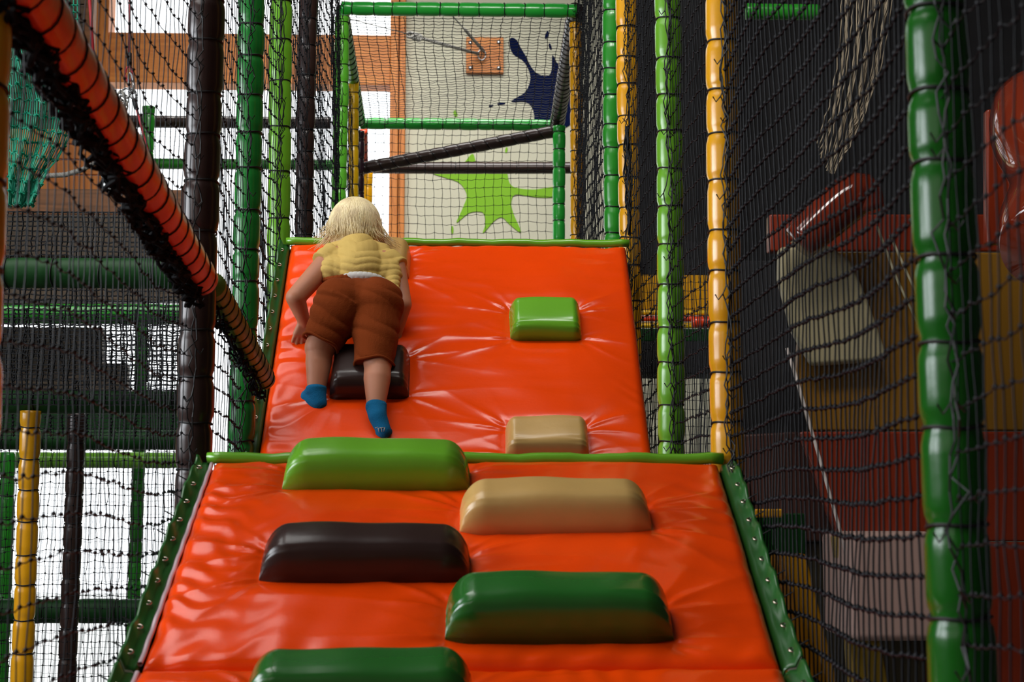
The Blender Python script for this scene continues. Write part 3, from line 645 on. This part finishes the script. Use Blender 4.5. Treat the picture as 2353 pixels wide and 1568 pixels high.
sub(MB().tube([P(313, 248, Y6), P(330, 310, Y6), P(352, 385, Y6)], .0042, 8), 'lower_rope', REDR)
kn = MB(); rg = np.random.default_rng(8)
for i in range(9): kn.tube(ringpts(281+rg.normal()*2, 236+rg.normal()*6, 8+rg.uniform(0, 3), 13+rg.uniform(0, 4), Y6+rg.normal()*.008, rg.uniform(-.6, .6), 12), .0035, 6)
for i in range(4): kn.tube([P(280+i, 250, Y6), P(276+i*5, 272+4*i, Y6+.01*i)], .003, 6)
sub(kn, 'rope_knot', ROPE)
# wood plate with guy ropes on the cream wall
Yw = YB_
pl = thing('anchor_plate', 'square orange wooden plate screwed to the cream wall, guy ropes tied to it', 'plate', None, P(1115, 127, Yw))
A, B = P(1071, 168, Yw-.03), P(1157, 87, Yw-.03)
o = MB().box((A.x, Yw-.045, A.z), (B.x, Yw-.002, B.z)).build('board', W_ORH, None, bevel=.004); off(o, pl)
for (sx_, sy_) in ((1081, 98), (1146, 97), (1081, 156), (1146, 156)):
    c = P(sx_, sy_, Yw-.05); V_, F_ = tube([c, c+Vector((0, -.004, 0)), c+Vector((0, -.008, 0))], [.016, .016, .006], 12); o = MB(); o.V = [tuple(v) for v in V_]; o.F = [tuple(int(i) for i in f) for f in F_]+[tuple(range(24, 36))]
    q = o.build('screw', STEEL, None, smooth=True); off(q, pl)
c = P(1105, 127, Yw-.07); o = MB().tube(ringpts(1107, 126, 9, 12, Yw-.08), .006, 8).build('eye_bolt', STEEL, None, smooth=True); off(o, pl)
twist('guy_rope', [P(1100, 124, Yw-.09), P(1040, 108, Yw-.6), P(965, 87, Yw-1.0)], .012, ROPE, 'grey guy rope running left from the wooden plate', grp='guy ropes')
twist('guy_rope', [P(1112, 118, Yw-.09), P(1085, 88, Yw-.5), P(1068, 68, Yw-.7)], .014, ROPE, 'short thick grey guy rope running up left from the wooden plate', grp='guy ropes')
twist('guy_rope', [P(1068, 68, Yw-.7), P(1052, 50, Yw-.8), P(1030, 26, Yw-1)], .006, ROPE, 'thin end of the upper guy rope near the green beam', grp='guy ropes')
gk = MB()
for i in range(6): gk.tube(ringpts(942+i*4, 80+i*1.3, 8, 7, Yw-1.1+.01*i, i*.5, 10), .007, 6)
tag(gk.build('rope_knot', ROPE, smooth=True), 'knotted grey rope end left of the wooden plate', 'rope')
straight_rope([P(938, 78, Yw-1.1), P(860, 58, Yw-1.8), P(790, 40, Yw-2.4)], .0035, ROPE, 'thin wire running left from the knotted rope across the top window')
# ------------------------------------------------------------------ right side: slide and frame beyond the net
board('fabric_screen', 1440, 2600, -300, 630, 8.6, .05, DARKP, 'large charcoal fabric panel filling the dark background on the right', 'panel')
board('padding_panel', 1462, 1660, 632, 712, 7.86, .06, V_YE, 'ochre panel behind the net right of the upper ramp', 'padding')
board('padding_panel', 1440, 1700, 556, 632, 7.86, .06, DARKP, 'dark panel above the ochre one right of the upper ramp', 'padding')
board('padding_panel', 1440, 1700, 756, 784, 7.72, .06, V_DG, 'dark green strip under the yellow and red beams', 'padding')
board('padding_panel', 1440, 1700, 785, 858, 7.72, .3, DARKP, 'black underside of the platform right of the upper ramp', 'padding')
GR3 = 'striped beams right of the upper ramp'
hbeam(1445, 1690, 719, 7.76, V_YB, 'upper yellow beam of the stripes right of the upper ramp', r=.014, seed=51, grp=GR3, ties=False)
hbeam(1445, 1690, 733, 7.74, V_OR2, 'red orange beam between the two yellow stripes', r=.015, seed=52, grp=GR3, ties=False)
hbeam(1445, 1690, 748, 7.76, V_YB, 'lower yellow beam of the stripes right of the upper ramp', r=.015, seed=53, grp=GR3, ties=False)
hbeam(1590, 1655, 741, 6.6, V_OR2, 'short thick red beam between the lime green and the yellow post', r=.024, seed=54, grp=GR3)
hbeam(1712, 1880, 28, 6.4, V_GR, 'green beam at the top behind the right net', r=.036, seed=55, grp=None)
fnet(1440, 1660, 556, 1060, 7.2, .04, .04, 'black net right of the upper ramp in front of the ochre panel', 56, r=.0015)
for px_, lab in ((1677, 'dark padded post carrying the striped beams, hidden behind the right yellow post'), (1452, 'dark padded post carrying the striped beams, hidden behind the golden post')):
    post(P(px_, 700, 7.82).x, 7.82, V_BR, lab, z1=5, group='posts of the right frame', seed=77, ties=False)
YS = 6.2
def plate(name, pts, Y, dy, m, parent, label=None, bevel=.01):
    mb = MB(); mb.prism([P(a, b, Y) for a, b in pts], (0, dy, 0)); o = mb.build(name, m, None, bevel=bevel); off(o, parent)
    if label: o['label'] = label
    return o
OR_D = mat('slide_orange', (.21, .022, .005), .3, .25); OC = mat('slide_ochre', (.22, .10, .006), .4, .1); CR = mat('slide_cream', (.36, .31, .18), .5, .1)
PK = mat('pale_foam', (.42, .27, .23), .7); YS_M = mat('slide_yellow', (.25, .15, .005), .5)
sd = thing('slide', 'orange and ochre slide tower with cream bed beyond the right net', 'slide', None, (2.1, YS, 0))
plate('ochre_wall', [(1880, 580), (2125, 580), (2420, 580), (2420, 990), (1868, 990), (1830, 850), (1850, 700)], YS, .08, OC, sd)
plate('slide_bed', [(1792, 566), (1905, 562), (1960, 600), (2000, 700), (2045, 828), (1868, 840), (1822, 760), (1790, 640)], YS-.10, .07, CR, sd, 'cream slanting slide bed', bevel=.02)
plate('upper_panel', [(1768, 492), (2420, 492), (2420, 578), (1768, 578)], YS+.04, .07, OR_D, sd, 'orange upper panel')
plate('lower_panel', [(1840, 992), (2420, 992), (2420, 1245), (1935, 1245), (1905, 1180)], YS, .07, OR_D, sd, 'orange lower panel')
plate('side_panel', [(1690, 1000), (1835, 992), (1900, 1180), (1930, 1245), (1720, 1245)], YS+.35, .07, mat('slide_dark_brown', (.06, .02, .014), .5), sd, 'dark brown side panel')
BRD = mat('slide_dark_brown', (.06, .02, .014), .5)  # even dark brown of the side panel
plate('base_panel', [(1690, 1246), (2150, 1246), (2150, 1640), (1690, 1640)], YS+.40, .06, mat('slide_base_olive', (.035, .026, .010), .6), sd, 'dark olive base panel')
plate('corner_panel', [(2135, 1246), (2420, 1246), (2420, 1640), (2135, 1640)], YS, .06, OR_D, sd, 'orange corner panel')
plate('foot', [(1920, 1232), (1955, 1232), (2010, 1400), (2045, 1580), (1960, 1580), (1945, 1400)], YS-.1, .1, YS_M, sd, 'yellow tapered foot')
mb = MB(); pts = [P(1808, 800, YS-.2), P(1845, 920, YS-.2), P(1885, 1060, YS-.2), P(1925, 1200, YS-.2), P(1950, 1290, YS-.2)]; mb.tube(pts, .007, 8); o = mb.build('edge_rope', mat('pale_edge', (.7, .62, .58), .4), None, smooth=True); off(o, sd)
mb = MB(); mb.tube([P(2015, 520, YS-.1), P(2060, 640, YS-.1), P(2110, 745, YS-.1)], .006, 8); mb.tube([P(2045, 540, YS-.1), P(2085, 630, YS-.1), P(2120, 700, YS-.1)], .006, 8); o = mb.build('side_trim', mat('pale_edge2', (.5, .45, .28), .3), None, smooth=True); off(o, sd)
GLO = mat('slide_orange_gloss', (.18, .020, .006), .10, .8, croug=.05)
mb = MB(); pts = []                                    # curved orange tunnel hood
for t in np.linspace(0, 1, 24): pts.append(P(1835+150*t+30*math.sin(t*3), 560-115*math.sin(t*math.pi*.62)+ (0 if t < .8 else 60*(t-.8)*5*.6), YS-.25))
mb.tube(pts, [.075+.02*math.sin(t*3) for t in np.linspace(0, 1, 24)], 28); o = mb.build('tunnel_hood', GLO, None, smooth=True); off(o, sd); o['label'] = 'glossy orange curved hood'
tb = thing('tube_slide', 'glossy orange tube slide at the right edge behind the green post', 'slide', None, P(2330, 400, 5.2))
mb = MB(); pts = [P(2290, 268, 5.2), P(2310, 268, 5.2)] 
pts = [P(2390+60*math.sin(t*1.5)-20*t, 240+ 330*t, 5.3-.5*t) for t in np.linspace(0, 1, 24)]
mb.tube(pts, [.17+.02*math.sin(t*9) for t in np.linspace(0, 1, 24)], 36); o = mb.build('tube_shell', GLO, None, smooth=True); off(o, tb)
plate('entry_panel', [(2268, 250), (2330, 250), (2330, 560), (2268, 560)], 5.6, .05, OR_D, tb)
mb = MB(); A, B = P(1962, 1475, YS-.3), P(2148, 1222, YS-.3); mb.box((A.x, YS-.3, A.z), (B.x, YS+.2, B.z)); mb2 = mb.build('foam_block', PK, bevel=.03); tag(mb2, 'pale pinkish foam block beneath the orange slide panel', 'foam block')
mb = MB(); mb.prism([PX(1752, 1272, .70), PX(1800, 1272, .70), PX(1880, 1620, .70), PX(1800, 1620, .70)], (.05, 0, 0)); tag(mb.build('padding_panel', mat('matte_yellow_pad', (.6, .27, .006), .8, spec=.1), bevel=.008), 'slanting yellow padding beside the lower ramp right edge', 'padding')
board('padding_panel', 1700, 1850, 1180, 1275, 5.0, .05, V_DG, 'dark green padding beyond the right edge of the lower ramp', 'padding')
board('padding_panel', 1735, 1800, 1170, 1190, 4.6, .05, V_YE, 'little yellow strip beside the lower ramp top right', 'padding')
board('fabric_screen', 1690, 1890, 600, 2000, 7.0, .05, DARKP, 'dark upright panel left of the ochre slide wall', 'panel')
mb = MB(); rg = np.random.default_rng(15)
for q in range(26):
    f = q/25; tp = (1935+120*f, -40); md = (1935+95*f+20*math.sin(q), 190+40*f); lo = (1875+75*f, 330+90*math.sin(f*3)-40*f)
    mb.tube([P(*(np.array(tp)*(1-t)**2+2*t*(1-t)*np.array(md)+t*t*np.array(lo)+rg.normal(0, 1.5, 2)), 5.6+.05*math.sin(q*1.3+t*4)) for t in np.linspace(0, 1, 26)], .0026, 5)
tag(mb.build('hanging_net', mat('beige_net', (.30, .24, .16), .7)), 'loose beige net hanging high behind the right black net', 'net')
# red ball end on the net by the wide green post
ball = thing('hanging_ball', 'small red ball held in black net against the wide green post', 'ball', None, P(1434, 358, 5.4))
bm = bmesh.new(); bmesh.ops.create_uvsphere(bm, u_segments=24, v_segments=16, radius=.019); me = bpy.data.meshes.new('ball'); bm.to_mesh(me); bm.free(); me.materials.append(mat('red_plastic', (.5, .02, .01), .2, .5))
o = bpy.data.objects.new('red_ball', me); COL.objects.link(o); o.parent = ball; me.polygons.foreach_set('use_smooth', [True]*len(me.polygons))
mb = MB(); rg = np.random.default_rng(5)
for q in range(9):
    mb.tube([P(1440+ (q-4)*2.0*math.sin(t*3.1+.3)+6*t+2*math.sin(t*25+q), 290+250*t, 5.18+.02*math.sin(q)) for t in np.linspace(0, 1, 50)], .0022, 4)
o = mb.build('net_bag', NETM, None); off(o, ball)
# ------------------------------------------------------------------ the child
child = thing('person', 'blond toddler in yellow shirt, rust shorts and blue socks climbing the upper ramp', 'person', None, P(825, 800, 4.38))
SKIN = mat('skin', (.50, .20, .11), .55, sss=.15, var=.08, vscale=9)
SHIRT = mat('pale_yellow_cotton', (.60, .41, .12), .9, spec=.2, bump=.25, bscale=300)
SHORT = mat('rust_cotton', (.20, .036, .005), .95, spec=.15, bump=.35, bscale=260)
SOCK = mat('blue_knit', (.006, .13, .29), .95, spec=.2, bump=.5, bscale=350)
HAIR = mat('blond_hair', (.90, .70, .42), .40, var=.22, vscale=26)
WHITE = mat('white_cotton', (.6, .58, .55), .9)
def cone(bm, a, ra, b, rb, sph=True, k=24, sq=1.0, sx=1.0):
    a, b = Vector(a), Vector(b); d = b-a; q = d.to_track_quat('Z', 'Y')
    rings = []
    ts = np.linspace(0, 1, 6)
    for t in ts:
        c = a.lerp(b, t); r = ra+(rb-ra)*t
        rings.append([bm.verts.new(c + q @ Vector((r*math.cos(i*2*math.pi/k), r*math.sin(i*2*math.pi/k), 0))) for i in range(k)])
    for r0, r1 in zip(rings, rings[1:]):
        for i in range(k): bm.faces.new((r0[i], r0[(i+1) % k], r1[(i+1) % k], r1[i]))
    bm.faces.new(rings[0][::-1]); bm.faces.new(rings[-1])
    if sph:
        for c, r in ((a, ra), (b, rb)): ball_(bm, c, (r, r, r))
def ball_(bm, c, r, rot=None):
    M = Matrix.Translation(Vector(c)) @ (rot.to_matrix().to_4x4() if rot else Matrix()) @ Matrix.Diagonal((*r, 1))
    bmesh.ops.create_uvsphere(bm, u_segments=24, v_segments=16, radius=1, matrix=M)
def solid(name, bm, m, voxel=.004, smooth=6, disp=None):
    me = bpy.data.meshes.new('tmp'); bm.to_mesh(me); bm.free(); o = bpy.data.objects.new('tmp', me); COL.objects.link(o)
    r = o.modifiers.new('r', 'REMESH'); r.mode = 'VOXEL'; r.voxel_size = voxel; r.use_smooth_shade = True
    s_ = o.modifiers.new('s', 'SMOOTH'); s_.iterations = smooth; s_.factor = .6
    dg = bpy.context.evaluated_depsgraph_get(); m2 = bpy.data.meshes.new_from_object(o.evaluated_get(dg)); bpy.data.objects.remove(o); m2.name = name
    n = len(m2.vertices); co = np.empty(n*3, np.float32); m2.vertices.foreach_get('co', co); co = co.reshape(-1, 3).astype(float)
    if disp is not None:
        no = np.empty(n*3, np.float32); m2.vertices.foreach_get('normal', no); no = no.reshape(-1, 3); co = co+no*disp(co, no)[:, None]
    m2.vertices.foreach_set('co', co.astype(np.float32).ravel()); m2.polygons.foreach_set('use_smooth', np.ones(len(m2.polygons), bool)); m2.update()
    m2.materials.clear(); m2.materials.append(m); q = bpy.data.objects.new(name, m2); COL.objects.link(q); off(q, child); return q
D = P
hipL, hipR = D(790, 690, 4.44), D(862, 690, 4.43)
kneeL, kneeR = D(735, 800, 4.42), D(868, 838, 4.36)
ankL, ankR = D(727, 898, 4.385), D(864, 935, 4.30)
chest = D(830, 600, 4.62); belly = D(828, 640, 4.52)
shL, shR = D(757, 598, 4.61), D(905, 612, 4.61)
elL, elR = D(679, 684, 4.50), D(924, 700, 4.54)
wrL, wrR = D(700, 742, 4.545), D(908, 772, 4.56)
neck = D(815, 565, 4.68); head = D(816, 520, 4.745)
bm = bmesh.new()
ball_(bm, hipL.lerp(hipR, .5), (.060, .045, .050)); cone(bm, belly+Vector((0, .06, -.02)), .050, chest+Vector((0, .02, -.02)), .060); cone(bm, hipL, .055, kneeL, .045); cone(bm, hipR, .055, kneeR, .041)
# calves with their muscle behind
cone(bm, kneeL, .040, kneeL.lerp(ankL, .35), .0385); cone(bm, kneeL.lerp(ankL, .35), .0385, ankL, .026)
cone(bm, kneeR+Vector((0, 0, -.005)), .039, kneeR.lerp(ankR, .35), .039); cone(bm, kneeR.lerp(ankR, .35), .039, ankR, .026)
cone(bm, shL, .036, elL, .0295); cone(bm, elL, .0295, wrL, .0185); ball_(bm, shL.lerp(chest, .3), (.045,)*3)
cone(bm, shR, .036, elR, .0295); cone(bm, elR, .0295, wrR, .0185); ball_(bm, shR.lerp(chest, .3), (.045,)*3)
cone(bm, chest, .05, neck, .036); cone(bm, neck, .036, head, .045)
ball_(bm, head, (.068, .076, .078))
# face turned up the ramp: nose, cheeks, ears
ball_(bm, head+Vector((0, .074, -.012)), (.010, .010, .010)); ball_(bm, head+Vector((0, .055, -.045)), (.030, .022, .018))
for s_ in (-1, 1): ball_(bm, head+Vector((s_*.034, .055, -.025)), (.022, .02, .02)); ball_(bm, head+Vector((s_*.069, .004, -.012)), (.007, .013, .019))
def hand(bm, wr, dirv, side, up, spread=1.0, curl=.5):
    """palm plus five separate bent fingers; dirv: pointing direction, side: towards the thumb, up: back of the hand"""
    d, s_, u = Vector(dirv).normalized(), Vector(side).normalized(), Vector(up).normalized()
    for k in np.linspace(-1, 1, 5): cone(bm, wr+s_*k*.008, .0125, wr+d*.036+s_*k*.0165, .0098)
    lens = (.027, .031, .029, .022)
    for i, L in enumerate(lens):
        k = .95-i*.64; b = wr+d*.038+s_*k*.0185
        p1 = b+(d+s_*k*.22*spread).normalized()*L*.5 - u*.003; p2 = p1+(d*(1-curl)+s_*k*.15*spread-u*curl).normalized()*L*.5
        cone(bm, b, .0064, p1, .006, k=14); cone(bm, p1, .006, p2, .0052, k=14)
    b = wr+d*.012+s_*.015; p1 = b+(d*.55+s_*.9-u*.2).normalized()*.020; p2 = p1+(d*.85+s_*.35-u*.3).normalized()*.017
    cone(bm, b, .009, p1, .0068, k=14); cone(bm, p1, .0068, p2, .0058, k=14)
slope_down = -SU
hand(bm, wrL, (-.25, .10, -.9), (1, .25, -.1), (0, -.73, .68), curl=.3)
hand(bm, wrR, (-.1, .25, -.8), (-1, .2, 0), (0, -.73, .68), curl=.4)
body = solid('body', bm, SKIN, .0030, 5)
# shorts: seat, two flaring legs
bm = bmesh.new(); hc = hipL.lerp(hipR, .5)
waist0, waist1 = D(826, 636, 4.545), D(826, 660, 4.50)
ball_(bm, D(786, 700, 4.445), (.083, .080, .082)); ball_(bm, D(866, 702, 4.44), (.080, .080, .082)); ball_(bm, D(827, 698, 4.47), (.100, .080, .075)); cone(bm, D(792, 700, 4.45), .074, D(858, 702, 4.45), .074)
for t in np.linspace(-1, 1, 9): cone(bm, D(825+t*52, 662+5*t*t+t*3, 4.53), .034, D(825+t*50, 700, 4.46), .062)
cone(bm, D(786, 700, 4.44), .084, D(737, 789, 4.41), .056, sph=False); cone(bm, D(866, 705, 4.44), .076, D(860, 840, 4.37), .0580, sph=False)
ax = [(D(786, 700, 4.44), D(737, 789, 4.41)), (D(866, 705, 4.44), D(860, 840, 4.37))]
def cloth_wr(seed, amp, kx, kz, fine=1.0):
    def f(c, n):
        x, y, z = c.T
        a = fnoise(x*1.0, y*.6, z*1.6, kx, seed); b = fnoise(x, y, z, kz, seed+1)
        return amp*(.9*np.abs(np.sin(2.1*a+(x*.6+z)*55)) - .4 + .6*b)*fine
    return f
shorts = solid('shorts', bm, SHORT, .0035, 4, cloth_wr(7, .0048, 14, 26))
mb = MB(); V = []                                      # gathered waistband
pts = [D(825+83*math.cos(t), 645-11*math.sin(t)*1.0+8*math.cos(t), 4.545-.07*0+.055*math.sin(t)) for t in np.linspace(math.pi*.96, math.pi*2.04, 60)]
pts = [D(825+82*math.cos(t), 637+12*abs(math.cos(t))**2+4*math.cos(t), 4.56-.058*abs(math.sin(t))) for t in np.linspace(math.pi, 2*math.pi, 70)]
pts = [p+Vector((0, 0, .0014*math.sin(i*1.7))) for i, p in enumerate(pts)]
mb.tube(pts, [.0085+.0012*math.sin(i*1.9) for i in range(70)], 10); o = mb.build('waistband', SHORT, None, smooth=True); off(o, child)
for (p0, p1, r_) in ((ax[0][0].lerp(ax[0][1], .97), ax[0][1]+(ax[0][1]-ax[0][0])*.0, .0555), (ax[1][0].lerp(ax[1][1], .97), ax[1][1], .0570)):
    d = (p1-p0).normalized(); q = d.to_track_quat('Z', 'Y'); V_, F_ = tube([p1+q @ Vector((r_*math.cos(t), r_*math.sin(t), .003*math.sin(4*t))) for t in np.linspace(0, 2*math.pi, 41)], .0042, 8)
    o = mesh('trouser_hem', V_, F_, SHORT, None); off(o, child)
# shirt: torso shell with cap sleeves, hem hanging on the right
bm = bmesh.new(); cone(bm, D(822, 592, 4.63), .074, D(829, 624, 4.56), .070)
for t in np.linspace(-1, 1, 9):
    cone(bm, D(822+t*66, 600+6*abs(t)+4*t, 4.62), .050-.012*abs(t), D(830+t*66, 622+7*abs(t)+6*t, 4.56), .046-.008*abs(t), k=18)
    cone(bm, D(822+t*50, 580+8*t*t, 4.655), .042, D(824+t*66, 606+4*t, 4.60), .047-.01*abs(t), k=18)
cone(bm, D(768, 590, 4.62), .045, D(738, 606, 4.59), .037, sph=False); cone(bm, D(890, 604, 4.62), .045, D(920, 618, 4.60), .036, sph=False)
cone(bm, D(898, 622, 4.575), .032, D(903, 668, 4.50), .020); cone(bm, D(814, 583, 4.66), .048, D(814, 562, 4.69), .043, sph=False)
def shirt_d(c, n):
    x, y, z = c.T; a = fnoise(x, y, z, 11, 3)
    return .0036*(np.abs(np.sin(2.6*a+z*95-np.abs(x-D(822,600,4.6).x)*40+y*20))**.7-.5)+.0012*fnoise(x, y, z, 40, 4)
solid('shirt', bm, SHIRT, .0033, 3, shirt_d)
mb = MB(); mb.tube([D(836+t*50, 634+5*t*t+5*t, 4.496+.022*t*t)+Vector((0, 0, .001*math.sin(t*30))) for t in np.linspace(-1, 1, 40)], [.0125*(1-.8*abs(t)**4) for t in np.linspace(-1, 1, 40)], 12)
o = mb.build('undershirt', WHITE, None, smooth=True); off(o, child); o['label'] = 'white undershirt edge'
# socks
bm = bmesh.new()
cone(bm, ankL+Vector((0, 0, .012)), .0305, ankL+Vector((0, 0, -.008)), .0305, sph=False)
heelL = D(733, 928, 4.37); toeL = D(692, 908, 4.425)
cone(bm, ankL, .029, heelL, .023); cone(bm, heelL, .0235, D(708, 917, 4.40), .024); cone(bm, D(708, 917, 4.40), .023, toeL, .0155); cone(bm, ankL, .027, D(708, 912, 4.405), .022)
solid('sock', bm, SOCK, .003, 5, lambda c, n: .0009*fnoise(c[:, 0], c[:, 1], c[:, 2], 70, 5))
bm = bmesh.new()
cone(bm, ankR+Vector((0, 0, .010)), .0305, ankR+Vector((0, 0, -.008)), .0305, sph=False)
heelR = D(868, 958, 4.275); ballR = D(882, 990, 4.262)
cone(bm, ankR, .029, heelR, .0265); cone(bm, heelR, .0265, ballR, .0215); cone(bm, D(873, 993, 4.27), .014, D(890, 993, 4.275), .015); cone(bm, ankR+Vector((0, .015, -.01)), .024, D(880, 984, 4.285), .02)
solid('sock', bm, SOCK, .003, 5, lambda c, n: .0009*fnoise(c[:, 0], c[:, 1], c[:, 2], 70, 6))
mb = MB()
for (px, py, q_, e_) in ((862, 984, 868, 982), (869, 984, 871, 993), (876, 983, 878, 993), (884, 983, 882, 992), (872, 984, 884, 983)):
    mb.tube([D(px, py, 4.2415), D((px+q_)/2, (py+e_)/2, 4.2405), D(q_, e_, 4.2415)], .0013, 6)
o = mb.build('sole_print', mat('pale_print', (.4, .36, .33), .8), None, smooth=True); off(o, child); o['label'] = 'pale marks on the sock sole'
# hair: a cap of strands falling from the crown
bm = bmesh.new(); ball_(bm, head+Vector((0, -.006, .006)), (.0765, .080, .080)); cone(bm, head+Vector((0, -.02, -.02)), .066, head+Vector((-.002, -.035, -.062)), .052)
ball_(bm, head+Vector((-.035, -.02, -.045)), (.040, .045, .035)); ball_(bm, head+Vector((.035, -.02, -.045)), (.040, .045, .035))
hair = solid('hair', bm, HAIR, .004, 6, lambda c, n: .0012*np.sin(np.arctan2(c[:, 0]-head.x, -(c[:, 1]-head.y)+.03)*42+2*fnoise(c[:, 0], c[:, 1], c[:, 2], 20, 8)))
mb = MB(); rg = np.random.default_rng(12); crown = head+Vector((.006, -.022, .082))
for i in range(1500):
    az = rg.uniform(0, 2*math.pi); far = rg.uniform(.82, 1.0)
    n = 9; pts = []; L = rg.uniform(.75, 1.12); wv = rg.normal(0, .10); wob = rg.uniform(0, 6)
    for j in range(n):
        t = j/(n-1); ph = .08+t*L*2.05                     # polar angle from the crown
        a = az+wv*t+ .10*math.sin(t*4+wob)
        rx, ry, rz = .0795, .083, .083; k_ = 1+.012*rg.normal()*.3+.03*(i % 3)/3
        p = head+Vector((0, -.006, .006))+Vector((rx*math.sin(min(ph, 1.7))*math.sin(a), -ry*math.sin(min(ph, 1.7))*math.cos(a), rz*math.cos(min(ph, 1.7))))*k_
        if ph > 1.7: p += Vector((.12*(ph-1.7)*math.sin(a)*rg.uniform(-.1, .7)*.4, -.01*(ph-1.7), -.075*(ph-1.7)))
        pts.append(p)
    if math.cos(az) < -.25 and L > .55:                   # short fringe on the face side
        pts = pts[:6]
    mb.tube(pts, [.0017*(1-.6*j/len(pts)) for j in range(len(pts))], 4)
for i in range(260):                                   # wisps that stand away at the ends
    az = rg.uniform(-2.2, 2.2) ; s0 = head+Vector((.0785*math.sin(az), -.08*math.cos(az), rg.uniform(-.01, .03))); L = rg.uniform(.04, .085); out = rg.uniform(.1, .95)
    pts = [s0+Vector((math.sin(az)*out*L*t*t+.004*math.sin(t*5+i), -math.cos(az)*out*.3*L*t*t, -L*t)) for t in np.linspace(0, 1, 8)]
    mb.tube(pts, [.0013*(1-.7*j/8) for j in range(8)], 4)
st = mb.build('hair_strands', HAIR, None, smooth=True); off(st, child); st['kind'] = 'stuff'
st.parent = hair; st.location = (0, 0, 0)
